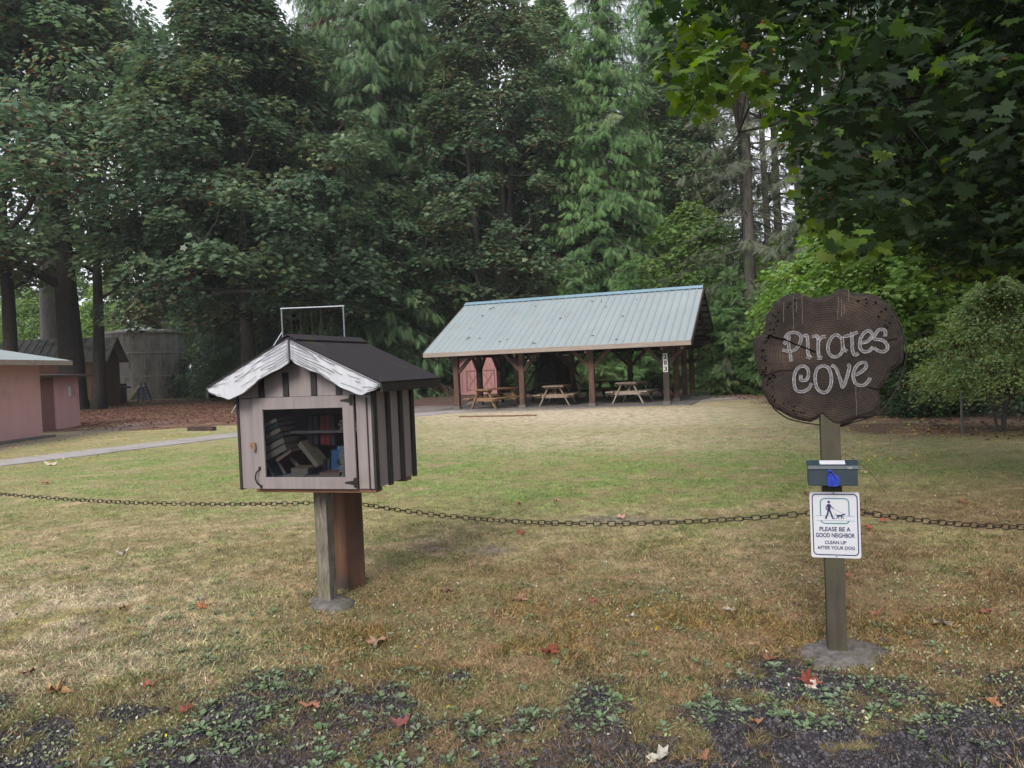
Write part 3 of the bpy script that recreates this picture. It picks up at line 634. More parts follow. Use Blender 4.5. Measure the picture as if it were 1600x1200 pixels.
for s, P in ((-1, bl), (1, br)):
    lowp = smooth_line(P, 4); n = len(lowp)
    topz = lambda x: zr-.014-(zr-ze)*abs(x)/rw
    v = []; fs = []
    for i, (x, z) in enumerate(lowp):
        x = x if abs(x) < rw else s*rw; tz = max(topz(x), z+.002); wy = .006*math.sin(i*.9)
        for y in (-fo-.02+wy, -fo-.001): v += [(x, y, z), (x, y, tz)]
    for i in range(n-1):
        a = i*4; b = a+4; fs += [(a, a+1, b+1, b), (a+2, b+2, b+3, a+3), (a, b, b+2, a+2), (a+1, a+3, b+3, b+1)]
    fs += [(0, 2, 3, 1), (4*n-4, 4*n-3, 4*n-1, 4*n-2)]
    bb = MB().add(v, fs).build('bargeboard', M['white'], roof)
    # pen strokes: fine lines that fan from the apex and run along the board
    ink = MB(); rr_ = random.Random(4+s)
    def pt(u, vv):
        f = u*(n-1); i = min(int(f), n-2); t = f-i
        x = lowp[i][0]*(1-t)+lowp[i+1][0]*t; z = lowp[i][1]*(1-t)+lowp[i+1][1]*t
        x = max(-rw, min(rw, x)); tz = topz(x); return (x, z+(tz-z)*vv)
    for j in range(7):
        vv = .10+j*.13; u = .02+rr_.random()*.02
        while u < .86:
            l = rr_.uniform(.04, .22) if u > .3 else rr_.uniform(.22, .42); e = min(u+l, .93)
            if u > .38 and rr_.random() < .45: u = e+.05; continue
            pts = [pt(u+(e-u)*q/8, min(.97, max(.03, vv+.03*math.sin(u*9+q*.5+j)))) for q in range(9)]
            ink.ribbon(pts, rr_.uniform(.0018, .0034)*(1 if u < .4 else .9), -fo-.0285)
            u = e+rr_.uniform(.03, .12)+.22*u*rr_.random()
    for j in range(14):
        u = .84+.15*j/14; v0 = .02
        ink.ribbon([pt(u, .02), pt(min(u+.012, 1), .18)], .003, -fo-.0285)
    ink.ribbon([pt(.0+q/40, .985) for q in range(40)], .004, -fo-.0285)
    ink.build('ink_lines', M['ink'], bb)
box_part('post', (-.040, .245, .385), (.089, .089, .80), 'post_grey', LX, .003)
def footing(name, parent, loc, r1, r2, h, mt='conc', seed=2):
    q = random.Random(seed); n = 18; v = [(0, 0, h)]; fs = []
    for k, (rr_, hh) in enumerate(((.45, h*.98), (.8, h*.72), (1.0, .0), (1.05, -.06))):
        for j in range(n):
            a = 2*math.pi*j/n; w_ = 1+(.12*math.sin(2*a+seed)+.08*math.sin(5*a+seed*2))+q.uniform(-.03, .03)
            v.append((r1*rr_*w_*math.cos(a), r2*rr_*w_*math.sin(a), hh))
    for j in range(n): fs.append((0, 1+j, 1+(j+1) % n))
    for k in range(3):
        for j in range(n):
            a = 1+k*n; fs.append((a+j, a+n+j, a+n+(j+1) % n, a+(j+1) % n))
    return MB().add(v, fs).build(name, M[mt], parent, smooth=True, loc=loc)
footing('footing', LX, (-.02, .245, 0), .175, .15, .035, seed=3)
# books inside (top level things standing in the box)
cL, sL = math.cos(-.277), math.sin(-.277)
def lib(x, y, z): return (-1.292+x*cL-y*sL, 4.75+x*sL+y*cL, z)
bookmats = {}
def book(label, x, y, z, w_, d_, h_, cover, rx=0, ry=0, rz=0, pages=(.55, .5, .4), pside='front', group=None, mark=None):
    key = str(cover)
    if key not in bookmats: bookmats[key] = mat('book_cover', cover, tuple(k*.8 for k in cover), .6, 20, bump=.05)
    if 'pages' not in bookmats: bookmats['pages'] = mat('book_pages', (.40, .34, .27), (.30, .25, .19), .85, 60, (1, 1, 12), .3)
    e = empty('book', lib(x, y, z), 0, label, 'book', group); e.rotation_euler = (Matrix.Rotation(-.277+rz, 4, 'Z') @ Matrix.Rotation(ry, 4, 'Y') @ Matrix.Rotation(rx, 4, 'X')).to_euler()
    t = .003     # h_ is thickness axis z; spine at +y (back) when pages face front
    c = MB().box((0, 0, h_-t/2), (w_, d_, t)).box((0, 0, t/2), (w_, d_, t))
    if pside == 'front': c.box((0, d_/2-t/2, h_/2), (w_, t, h_-2*t-.0004)); pg = ((0, -.003, h_/2), (w_-.006, d_-.008, h_-2*t-.0005))
    else: c.box((0, -d_/2+t/2, h_/2), (w_, t, h_-2*t-.0004)); pg = ((0, .003, h_/2), (w_-.006, d_-.008, h_-2*t-.0005))
    c.build('cover', bookmats[key], e, .0008)
    MB().box(*pg).build('pages', bookmats['pages'], e)
    if mark: mark(e, w_, d_, h_)
    return e
fz = wb+.062
# leaning stack upper left: six tilted volumes
zz = 1.0; tl = -.42
for i, (cv, hh, lb) in enumerate([((.30, .26, .2), .040, 'thick cream book at the bottom of the tilted stack at left'), ((.25, .2, .17), .036, 'beige book second from bottom in the tilted stack'), ((.05, .08, .07), .026, 'dark green book in the middle of the tilted stack'),
        ((.24, .13, .11), .03, 'brown red book above the dark green one in the tilted stack'), ((.03, .07, .06), .028, 'dark teal book second from top in the tilted stack'), ((.2, .24, .18), .024, 'pale green book on top of the tilted stack')]):
    book(lb, -.245-.012*i, .15, zz, .175, .20, hh, cv, ry=tl, pside='front' if i not in (2, 4) else 'back'); zz += hh*1.14
book('red paperback wedged under the tilted stack', -.20, .16, .985, .13, .18, .026, (.35, .05, .05), ry=-.55)
book('blue grey book leaning against the left wall', -.29, .13, fz+.01, .18, .16, .022, (.09, .13, .19), ry=1.08)
book('dark book leaning behind the blue grey one at left', -.255, .2, fz+.02, .19, .16, .026, (.04, .045, .06), ry=1.05)
book('brown book under the red paperback', -.17, .24, .90, .17, .15, .03, (.12, .07, .05), ry=.8)
book('wide pale book leaning diagonally in the middle', -.065, .18, .985, .20, .14, .030, (.50, .42, .28), ry=.87)
book('thin blue grey book lying at the bottom left', -.10, .11, fz, .26, .17, .013, (.14, .2, .3))
book('white paperback lying flat on the bottom at left', -.10, .045, fz, .16, .09, .017, (.55, .55, .52))
book('thick pale book lying on the blue grey one', -.075, .10, fz+.0185, .12, .15, .042, (.42, .34, .25), rz=.08)
book('dark navy book lying flat in the centre', .03, .11, fz, .15, .2, .024, (.02, .035, .09), rz=.35)
book('salmon book lying flat under the blue picture book', .145, .075, fz, .145, .12, .034, (.50, .24, .16), rz=-.03)
book('dark grey book leaning behind the diagonal pale one', .0, .27, fz+.0, .19, .15, .03, (.04, .045, .055), ry=-.95)
def emblem(e, w_, d_, h_):
    b = MB().prism([(-.02, -.01), (-.012, .012), (.0, .03), (.014, .01), (.02, -.016), (.004, -.022)], 0, .001)
    o = b.build('cover_picture', M['batten'], e); o.location = (0, -.0, 0); o.rotation_euler = (R(-90), 0, 0); o.location.z = h_+.0006
    MB().tube([(-.03, -.04, h_+.0008), (.03, -.04, h_+.0008)], .0016, 4).build('cover_line', M['white'], e)
book('bright blue picture book standing face out at right', .155, .15, .945, .115, .15, .020, (.06, .2, .42), rx=R(84), mark=emblem)
book('pale blue book standing behind the picture book', .175, .185, .96, .11, .16, .02, (.2, .33, .42), rx=R(84))
book('slim reddish book standing on edge in the centre', .095, .24, fz+.0, .20, .15, .022, (.16, .05, .045), ry=-R(88), pside='back')
book('slim slate book standing next to the reddish one', .065, .24, fz+.0, .20, .15, .022, (.08, .10, .12), ry=-R(88), pside='back')
book('slim navy book standing third in the centre row', .035, .24, fz+.0, .19, .15, .02, (.03, .04, .09), ry=-R(88), pside='back')
for i in range(9):
    book(['pale magazine at the bottom of the stack by the right jamb', 'pale magazine second from bottom by the right jamb', 'pale magazine third from bottom by the right jamb', 'pale magazine fourth from bottom by the right jamb', 'pale magazine in the middle of the stack by the right jamb', 'pale magazine fourth from top by the right jamb', 'pale magazine third from top by the right jamb', 'pale magazine second from top by the right jamb', 'pale magazine on top of the stack by the right jamb'][i], .262+.005*math.sin(i*2.1), .07, fz+i*.0195, .07, .15, .016, (.62, .62, .58) if i % 2 else (.5, .52, .5), rz=.12*math.sin(i*1.7))
sz = 1.144
for i, (x, cv, lb) in enumerate([(-.06, (.03, .03, .035), 'black book on the left end of the upper shelf'), (-.02, (.05, .05, .06), 'dark grey book second on the upper shelf'), (.03, (.30, .035, .035), 'red spined book standing on the upper shelf'), (.065, (.26, .04, .03), 'second red spined book right of the first'), (.10, (.05, .06, .035), 'olive book right of the red spines')]):
    book(lb, x, .26, sz, .19, .15, .032, cv, ry=-R(89), pside='back')
book('flat cream book lying on the upper shelf at right', .24, .24, sz, .19, .15, .022, (.3, .27, .16))
book('yellow edged book on top of the flat cream one', .23, .24, sz+.024, .19, .15, .022, (.06, .055, .02))
book('thin yellow book topmost of the flat pile on the shelf', .24, .24, sz+.048, .19, .15, .014, (.38, .33, .12))
# ---------------------------------------------------------------- chain posts and chains
BP = empty('bollard_post', (-1.205, 5.38, 0), -.62, 'thick brown square timber post behind the book box, carrying the chain', 'post')
MB().box((0, 0, .415), (.165, .165, .95)).build('timber', M['post_brown'], BP, .006)
def link_mesh():
    mb = MB(); L_, W_, r_ = .030, .0148, .0032; pts = []
    hl = .0135
    for j in range(16):
        a = 2*math.pi*j/16; c_, s_ = math.cos(a), math.sin(a)
        pts.append((c_*W_/1.15+(hl if c_ > 0 else -hl), s_*W_/1.05, 0))
    n = len(pts); k = 6
    for i in range(n):
        p = Vector(pts[i]); d = Vector(pts[(i+1) % n])-Vector(pts[i-1]); d.normalize(); nx_ = d.cross(Vector((0, 0, 1)))
        for j in range(k):
            a = 2*math.pi*j/k; mb.v.append(tuple(p+nx_*math.cos(a)*r_+Vector((0, 0, 1))*math.sin(a)*r_))
    for i in range(n):
        for j in range(k): mb.f.append((i*k+j, i*k+(j+1) % k, ((i+1) % n)*k+(j+1) % k, ((i+1) % n)*k+j))
    return mb
LK = link_mesh()
def chain(p0, p1, sag, label, seed=0):
    p0 = Vector(p0); p1 = Vector(p1); q = random.Random(seed); pitch = .0455
    n = int((p1-p0).length/pitch*1.012); mb = MB(); tw = .6
    for i in range(n):
        t = (i+.5)/n; P = p0.lerp(p1, t); P.z -= 4*sag*t*(1-t)
        t2 = t+.001; P2 = p0.lerp(p1, t2); P2.z -= 4*sag*t2*(1-t2); d = (P2-P).normalized()
        tw_ = (R(75) if i % 2 else R(-5))+.5*math.sin(i*.11+seed)+q.uniform(-.15, .15)
        x = d; z = x.cross(Vector((0, 0, 1))).normalized(); y = z.cross(x); rot = Matrix((x, y, z)).transposed().to_4x4()
        mb.add(LK.v, LK.f, Matrix.Translation(P) @ rot @ Matrix.Rotation(tw_, 4, 'X'))
    o = mb.build('chain', M['chain'], None, smooth=True)
    return tag(o, label, 'chain')
chain((-4.7, 6.55, .64), (-1.27, 5.39, .60), .055, 'dark iron chain running left from the brown post', 1)
chain((-1.07, 5.33, .585), (1.56, 3.88, .70), .095, 'long sagging dark chain between the brown post and the round sign', 2)
chain((1.63, 3.87, .715), (4.2, 4.25, .60), .13, 'dark chain running right from behind the dog notice', 3)
# ---------------------------------------------------------------- round sign
SG = empty('park_sign', (1.59, 3.81, 0), -.3, 'dark round slab of wood lettered Pirates Cove, on a square post', 'sign')
MB().box((-.02, .0, .70), (.089, .089, 1.50)).build('post', M['post_green'], SG, .003)
footing('footing', SG, (-.0, -.02, 0), .215, .225, .028, seed=6)
OUT = [(-0.1356, 1.801), (-0.0875, 1.778), (-0.0447, 1.777), (-0.0015, 1.7854), (0.0354, 1.8088), (0.0594, 1.8104), (0.1124, 1.7841), (0.1772, 1.7765), (0.2292, 1.7506), (0.274, 1.6903), (0.3011, 1.625), (0.3134, 1.5479), (0.3157, 1.4841), (0.3047, 1.44), (0.2722, 1.4158), (0.252, 1.3917), (0.240, 1.3575), (0.205, 1.309), (0.2094, 1.2573), (0.1902, 1.203), (0.1424, 1.1813), (0.0884, 1.1694), (0.0275, 1.1412), (-0.0086, 1.1483), (-0.032, 1.168), (-0.0555, 1.190), (-0.0742, 1.186), (-0.0997, 1.1698), (-0.1429, 1.1706), (-0.2107, 1.1952), (-0.2599, 1.2297), (-0.2968, 1.2641), (-0.3209, 1.305), (-0.3321, 1.3523), (-0.322, 1.3917), (-0.342, 1.4129), (-0.3571, 1.4674), (-0.3593, 1.5347), (-0.3499, 1.5879), (-0.3237, 1.6067), (-0.3106, 1.6193), (-0.2958, 1.6853), (-0.2686, 1.7436), (-0.2234, 1.7805), (-0.1729, 1.7969)]
OS = smooth_line(OUT+[OUT[0]], 3)[:-1]
cx, cz = -.02, 1.48
def ringp(k, jit=0, seed=0):
    q = random.Random(seed); return [(cx+(x-cx)*k*(1+q.uniform(-jit, jit)), cz+(z-cz)*k*(1+q.uniform(-jit, jit))) for x, z in OS]
n = len(OS); v = []; fs = []
prof = [(.0, -.05), (.5, -.05), (.93, -.05), (.965, -.044)]
v.append((cx, -.05, cz))
for k_, y_ in prof[1:]: v += [(p[0], y_+random.uniform(-.0008, .0008), p[1]) for p in ringp(k_, .004, 3)]
for j in range(n): fs.append((0, 1+j, 1+(j+1) % n))
for r_ in range(2):
    for j in range(n): fs.append((1+r_*n+j, 1+(r_+1)*n+j, 1+(r_+1)*n+(j+1) % n, 1+r_*n+(j+1) % n))
slab_m, sn, sp_, SN, SK = newmat('slab_face_wood')
tcx = SN('ShaderNodeTexCoord'); mpx = SN('ShaderNodeMapping'); mpx.inputs['Location'].default_value = (.03, 0, -1.67); mpx.inputs['Scale'].default_value = (1, 0, 1.12)
wv = SN('ShaderNodeTexWave'); wv.wave_type = 'RINGS'; wv.rings_direction = 'SPHERICAL'; wv.inputs['Scale'].default_value = 24; wv.inputs['Distortion'].default_value = 5
wv.inputs['Detail'].default_value = 4; wv.inputs['Detail Scale'].default_value = .5; wv.inputs['Detail Roughness'].default_value = .7
nz1 = SN('ShaderNodeTexNoise'); nz1.inputs['Scale'].default_value = 5; nz1.inputs['Detail'].default_value = 9; nz1.inputs['Roughness'].default_value = .7
nz2 = SN('ShaderNodeTexNoise'); nz2.inputs['Scale'].default_value = 60; nz2.inputs['Detail'].default_value = 4
SK(tcx.outputs['Object'], mpx.inputs[0]); SK(mpx.outputs[0], wv.inputs['Vector']); SK(tcx.outputs['Object'], nz1.inputs['Vector']); SK(tcx.outputs['Object'], nz2.inputs['Vector'])
ra = SN('ShaderNodeValToRGB'); ramp_set(ra, [(.3, (.012, .009, .0075)), (.5, (.027, .020, .0165)), (.7, (.062, .043, .031))]); SK(nz1.outputs['Fac'], ra.inputs[0])
rb = SN('ShaderNodeMapRange'); rb.inputs['To Min'].default_value = .76; rb.inputs['To Max'].default_value = 1.12; SK(wv.outputs['Fac'], rb.inputs['Value'])
sc_ = SN('ShaderNodeVectorMath'); sc_.operation = 'SCALE'; SK(ra.outputs[0], sc_.inputs[0]); SK(rb.outputs[0], sc_.inputs['Scale']); SK(sc_.outputs[0], sp_.inputs['Base Color'])
ad_ = SN('ShaderNodeMath'); SK(wv.outputs['Fac'], ad_.inputs[0]); SK(nz2.outputs['Fac'], ad_.inputs[1])
bp_ = SN('ShaderNodeBump'); bp_.inputs['Strength'].default_value = .3; bp_.inputs['Distance'].default_value = .006; SK(ad_.outputs[0], bp_.inputs['Height']); SK(bp_.outputs[0], sp_.inputs['Normal'])
sp_.inputs['Roughness'].default_value = .8; sp_.inputs['Specular IOR Level'].default_value = .18
slab = MB().add(v, fs).build('wood_slab', slab_m, SG)
v = []; fs = []
lv = [(.965, -.044, .0), (1.0, -.035, .012), (1.012, -.01, .015), (1.0, .005, .012), (.95, .012, .0), (.0, .012, 0)]
for li, (k_, y_, jt) in enumerate(lv[:-1]): v += [(p[0], y_, p[1]) for p in (ringp(k_, jt, li) if li else ringp(.965, .004, 3))]
v.append((cx, .012, cz))
for r_ in range(4):
    for j in range(n): fs.append((r_*n+j, (r_+1)*n+j, (r_+1)*n+(j+1) % n, r_*n+(j+1) % n))
for j in range(n): fs.append((len(v)-1, 4*n+j, 4*n+(j+1) % n))
MB().add(v, fs).build('bark_edge', M['bark'], SG)
# rotten pits near the rim
pit = MB(); q = random.Random(11)
for j in range(n):
    if (OS[j][0] < -.16 or (OS[j][0] > .12 and OS[j][1] > 1.6)) and q.random() < .6:
        for k in range(3):
            f_ = q.uniform(.84, .945); x = cx+(OS[j][0]-cx)*f_+q.uniform(-.012, .012); z = cz+(OS[j][1]-cz)*f_+q.uniform(-.012, .012); s_ = q.uniform(.002, .0065)
            pts = [(x+s_*q.uniform(.5, 1.2)*math.cos(a), z+s_*q.uniform(.5, 1.4)*math.sin(a)) for a in np.linspace(0, 6.28, 7)[:-1]]
            pit.prism(pts, -.0512, -.046)
pit.build('rot_pits', mat('black_rot', (.006, .005, .005), None, 1.0, 20, bump=0, spec=.0), SG)['kind'] = 'stuff'
ST = [[(-0.1978, 1.6001), (-0.2024, 1.5539), (-0.1958, 1.5072), (-0.1927, 1.4673)], [(-0.2184, 1.5846), (-0.2008, 1.6055), (-0.1726, 1.6107), (-0.1482, 1.5975), (-0.1426, 1.5761), (-0.1528, 1.5482), (-0.1721, 1.526), (-0.2005, 1.5174), (-0.2315, 1.5274)], [(-0.2243, 1.555), (-0.2146, 1.5645), (-0.2187, 1.5746)], [(-0.133, 1.5888), (-0.1162, 1.5925), (-0.1122, 1.5627), (-0.1128, 1.5034), (-0.0994, 1.4798)], [(-0.1206, 1.4893), (-0.1012, 1.4799)], [(-0.093, 1.5848), (-0.0684, 1.5868), (-0.0644, 1.5603), (-0.0649, 1.5013), (-0.0522, 1.4778)], [(-0.0718, 1.4786), (-0.0503, 1.479)], [(-0.0632, 1.559), (-0.0503, 1.5793), (-0.0271, 1.5833)], [(0.0432, 1.568), (0.0198, 1.5887), (-0.0049, 1.5737), (-0.0213, 1.532), (-0.0133, 1.4957), (0.0075, 1.4811), (0.0319, 1.4904), (0.0447, 1.5159), (0.0451, 1.5711)], [(0.0454, 1.5809), (0.048, 1.5255), (0.0654, 1.5052)], [(0.0891, 1.5994), (0.0889, 1.5527), (0.09, 1.5073), (0.1007, 1.4861), (0.1159, 1.4964)], [(0.0526, 1.5792), (0.0767, 1.5825), (0.1158, 1.5966)], [(0.1262, 1.5431), (0.159, 1.5512), (0.1786, 1.5791), (0.1663, 1.6004), (0.1454, 1.5931), (0.1268, 1.5638), (0.1227, 1.5252), (0.1368, 1.5019), (0.1635, 1.5039), (0.1817, 1.5224)], [(0.2358, 1.5698), (0.2365, 1.5966), (0.2134, 1.6043), (0.1953, 1.586), (0.1875, 1.5607), (0.2207, 1.5526), (0.2417, 1.5323), (0.2428, 1.5098), (0.2267, 1.4971), (0.2046, 1.502), (0.1845, 1.5171)], [(-0.1482, 1.3993), (-0.1502, 1.3742), (-0.1255, 1.3733), (-0.1142, 1.398), (-0.1176, 1.4278), (-0.1376, 1.4418), (-0.1626, 1.4329), (-0.1792, 1.4004), (-0.1819, 1.3541), (-0.1723, 1.3239), (-0.1446, 1.3158), (-0.1164, 1.3288), (-0.1001, 1.3566)], [(-0.0454, 1.4414), (-0.0215, 1.4273), (-0.0105, 1.3876), (-0.0137, 1.3419), (-0.0341, 1.3111), (-0.0585, 1.3118), (-0.0792, 1.3375), (-0.0839, 1.3837), (-0.0734, 1.4261), (-0.0454, 1.4414)], [(-0.0089, 1.4412), (0.0119, 1.426), (0.0312, 1.3665), (0.0392, 1.3323), (0.0559, 1.3657), (0.0734, 1.4301), (0.0635, 1.4402)], [(0.0889, 1.3892), (0.1141, 1.3961), (0.1464, 1.4239), (0.1441, 1.4467), (0.1203, 1.4457), (0.0988, 1.4226), (0.0887, 1.384), (0.0996, 1.3479), (0.1291, 1.3372), (0.1533, 1.3545), (0.1639, 1.3748)]]
CR = [[(-0.2984, 1.6053), (-0.2609, 1.5901), (-0.2112, 1.5743), (-0.1682, 1.5523), (-0.1194, 1.5301), (-0.0769, 1.5097)], [(0.247, 1.5525), (0.2906, 1.5586)], [(0.1526, 1.33), (0.211, 1.312)], [(-0.3052, 1.395), (-0.26, 1.4234), (-0.1847, 1.4238)]]
DR = [[(-0.2176, 1.7635), (-0.2222, 1.6611)], [(-0.173, 1.7936), (-0.1765, 1.6254)], [(-0.1314, 1.7974), (-0.1342, 1.6495)], [(-0.1585, 1.763), (-0.1595, 1.7103)], [(0.049, 1.7625), (0.0465, 1.6783)], [(0.0344, 1.7764), (0.0279, 1.6599)], [(0.0814, 1.8056), (0.0795, 1.7411)], [(0.0584, 1.7359), (0.0589, 1.6905)], [(0.0993, 1.3382), (0.0992, 1.1887)]]
m1 = MB(); m2 = MB()
for s in ST:
    p = smooth_line(s, 6) if len(s) > 2 else s
    m1.ribbon(p, .0155, -.0526)
    q_ = [Vector((a, 0, b)) for a, b in p]
    for side in (-1, 1):
        pp = []
        for i, c_ in enumerate(q_):
            d = (q_[min(i+1, len(q_)-1)]-q_[max(i-1, 0)]).normalized(); nn = Vector((-d.z, 0, d.x)); pp.append(c_+nn*side*.0060+Vector((0, -.0533, 0)))
        m2.tube(pp, .0019, 5)
lt = m1.build('lettering', M['carve2'], slab); m2.build('letter_edges', M['carve'], slab)
mc = MB()
for s, w_ in zip(CR, (.0055, .003, .003, .002)): mc.ribbon(smooth_line(s, 4) if len(s) > 2 else s, w_, -.0552)
mc.build('crack', mat('black_crack', (.004, .004, .004), None, 1.0, 20, bump=0, spec=.0), slab)
md = MB()
for i, s in enumerate(DR): md.ribbon([tuple(np.array(s[0])*(1-t)+np.array(s[1])*t+np.array([.0008*math.sin(t*9+i), 0])) for t in np.linspace(0, 1, 8)], .0016, -.0518)
md.build('drip_marks', M['drip'], slab)
wr = [(-.30, 1.29), (-.345, 1.42), (-.362, 1.5), (-.352, 1.6), (-.30, 1.70), (-.22, 1.79), (-.14, 1.806)]
wr2 = [(.19, 1.775), (.27, 1.71), (.315, 1.60), (.332, 1.5), (.32, 1.42), (.285, 1.32), (.235, 1.235), (.17, 1.185), (.08, 1.155), (.02, 1.137), (-.06, 1.146), (-.15, 1.162), (-.22, 1.185), (-.28, 1.235), (-.30, 1.29)]
for q_ in (wr, wr2):
    MB().tube([(a, -.02, b) for a, b in smooth_line(q_, 4)], .0036, 5).build('binding_wire', M['iron'], SG)
MB().tube([(.135, -.03, 1.172), (.155, -.035, 1.158)], .002, 5).build('wire_end', M['iron'], SG)
# dog notice
DN = empty('dog_notice', (1.59, 3.81, 0), -.3, 'white metal notice with walker and dog, asking to clean up', 'sign')
def rrect(x0, x1, z0, z1, r_, n=5):
    o = []
    for cx_, cz_, a0 in ((x1-r_, z1-r_, 0), (x0+r_, z1-r_, 90), (x0+r_, z0+r_, 180), (x1-r_, z0+r_, 270)):
        for k in range(n+1): a = R(a0+90*k/n); o.append((cx_+r_*math.cos(a), cz_+r_*math.sin(a)))
    return o
plate = MB().prism(rrect(-.128, .1, .491, .8175, .012), -.050, -.0475).build('plate', M['signwhite'], DN)
Y1 = -.0512
b_ = rrect(-.116, .089, .506, .806, .018); MB().ribbon(b_+[b_[0], b_[1]], .0048, Y1).build('border', M['navy'], DN)
tb = rrect(-.079, .051, .662, .785, .020); i0 = [p for p in tb if p[1] > .70]; i1 = [p for p in tb if p[1] < .6765]
i1s = sorted(i1, key=lambda p: p[0])
MB().ribbon([(.051, .699)]+i0+[(-.079, .699)], .005, Y1).ribbon([(-.079, .6745)]+[p for p in i1s if p[0] < 0]+[p for p in i1s if p[0] >= 0]+[(.051, .6745)], .005, Y1).ribbon([(-.101, .699), (.076, .699)], .0012, Y1).ribbon([(-.101, .6755), (.076, .6755)], .0012, Y1).build('panel_outline', M['teal'], DN)
pi_ = MB()
hx, hz = -.040, .768
pi_.prism([(hx+.0062*math.cos(a), hz+.0065*math.sin(a)) for a in np.linspace(0, 6.28, 13)[:-1]], Y1, Y1+.001)
pi_.prism([(-.046, .758), (-.035, .758), (-.032, .745), (-.0335, .725), (-.048, .725), (-.047, .742)], Y1, Y1+.001)
pi_.ribbon([(-.045, .756), (-.053, .742), (-.052, .728)], .0045, Y1-.0003); pi_.ribbon([(-.035, .755), (-.027, .742), (-.019, .735)], .0042, Y1-.0003)
pi_.ribbon([(-.043, .727), (-.047, .708), (-.056, .689)], .0075, Y1-.0002); pi_.ribbon([(-.037, .727), (-.03, .708), (-.024, .688)], .0075, Y1-.0002)
pi_.ribbon([(-.060, .688), (-.050, .686)], .004, Y1-.0005); pi_.ribbon([(-.026, .687), (-.014, .686)], .004, Y1-.0005)
pi_.ribbon([(-.019, .735), (.022, .712)], .0009, Y1)
pi_.ribbon([(-.004, .700), (.018, .701)], .009, Y1); pi_.ribbon([(.016, .702), (.027, .7085)], .0065, Y1-.0003); pi_.ribbon([(.025, .709), (.034, .7075)], .0055, Y1-.0005); pi_.ribbon([(-.005, .702), (-.010, .709), (-.014, .710)], .002, Y1-.0003)
for xa, xb in ((-.004, -.009), (.0, .003), (.016, .013), (.019, .026)): pi_.ribbon([(xa, .697), ((xa+xb)/2+.002, .690), (xb, .685)], .003, Y1-.0006)
pi_.build('pictogram', M['navy'], DN)
MB().tube([(-.018, -.052, .8125), (-.018, -.049, .8125)], .0028, 8).tube([(-.013, -.052, .4975), (-.013, -.049, .4975)], .0028, 8).build('bolt', M['iron'], DN)
def text(body, x, z, w_, h_, y, matn, parent, name='lettering', weight=0.0, ext=.0005, upright=True):
    c = bpy.data.curves.new('txt', 'FONT'); c.body = body; c.align_x = 'CENTER'; c.extrude = ext; c.offset = weight
    o = bpy.data.objects.new('txt', c); col.objects.link(o); bpy.context.view_layer.update()
    dg = bpy.context.evaluated_depsgraph_get(); me = bpy.data.meshes.new_from_object(o.evaluated_get(dg)); bpy.data.objects.remove(o); bpy.data.curves.remove(c)
    v = np.array([q.co[:] for q in me.vertices]); mn, mxx = v.min(0), v.max(0)
    sx = w_/(mxx[0]-mn[0]); sz_ = h_/(mxx[1]-mn[1])
    for q in me.vertices:
        X_, Y_, Z_ = q.co; q.co = (x+(X_-(mn[0]+mxx[0])/2)*sx, y-Z_, z+(Y_-mn[1])*sz_)
    me.materials.clear(); me.materials.append(M[matn]); ob = bpy.data.objects.new(name, me); col.objects.link(ob); ob.parent = parent
    return ob
text('PLEASE BE A', -.0155, .623, .142, .0215, Y1, 'navy', DN, weight=.018)
text('GOOD NEIGHBOR', -.015, .5925, .178, .0215, Y1, 'navy', DN, weight=.018)
text('CLEAN UP', -.0148, .5595, .098, .0165, Y1, 'navy', DN, weight=.016)
text('AFTER YOUR DOG', -.0136, .5330, .171, .0165, Y1, 'navy', DN, weight=.016)
# bag dispenser
BD = empty('bag_dispenser', (1.59, 3.81, 0), -.3, 'dark slate plastic bag dispenser screwed to the sign post above the dog notice', 'bag dispenser')
MB().box((-.0245, -.086, .903), (.222, .078, .088)).build('body', M['boxgreen'], BD, .004)
lid = MB().add([(a, b, c) for a in (-.138, .093) for b, c in ((-.048, .975), (-.075, .978), (-.122, .958), (-.129, .942), (-.127, .937), (-.120, .9475), (-.048, .9475))],
         [tuple(range(7)), tuple(range(13, 6, -1))]+[(i, (i+1) % 7, (i+1) % 7+7, i+7) for i in range(7)]).build('lid', M['boxgreen'], BD, .002)
MB().add([(-.08, -.079, .9775), (.035, -.079, .9775), (.035, -.112, .9635), (-.08, -.112, .9635), (-.08, -.079, .9765), (.035, -.079, .9765), (.035, -.112, .9625), (-.08, -.112, .9625)], [(0, 1, 2, 3), (7, 6, 5, 4), (0, 4, 5, 1), (3, 2, 6, 7)]).build('label_sticker', M['signwhite'], lid)
MB().box((.052, -.130, .9475), (.02, .001, .009)).build('small_sticker', M['carve'], BD)
bag = [(-.05, .908), (-.044, .918), (-.02, .917), (.002, .905), (.004, .885), (.0, .862), (-.012, .857), (-.03, .859), (-.046, .858), (-.05, .88)]
MB().prism(bag, -.132, -.1255).tube(smooth_line([(-.045, -.13, .91), (-.044, -.136, .932), (-.034, -.137, .934), (-.02, -.135, .915), (-.010, -.134, .895)], 4), .0045, 6).tube(smooth_line([(-.03, -.133, .905), (-.026, -.136, .89), (-.03, -.135, .87)], 3), .005, 6).build('blue_bag', M['blue'], BD, .002)
ww = [(.02, -.05, .978), (.028, -.05, .997), (.04, -.05, 1.003), (.085, -.06, .978), (.12, -.07, .945), (.165, -.08, .895), (.20, -.085, .84), (.212, -.085, .815)]
MB().tube(smooth_line(ww, 4), .0012, 5).build('loose_wire', M['iron'], BD)
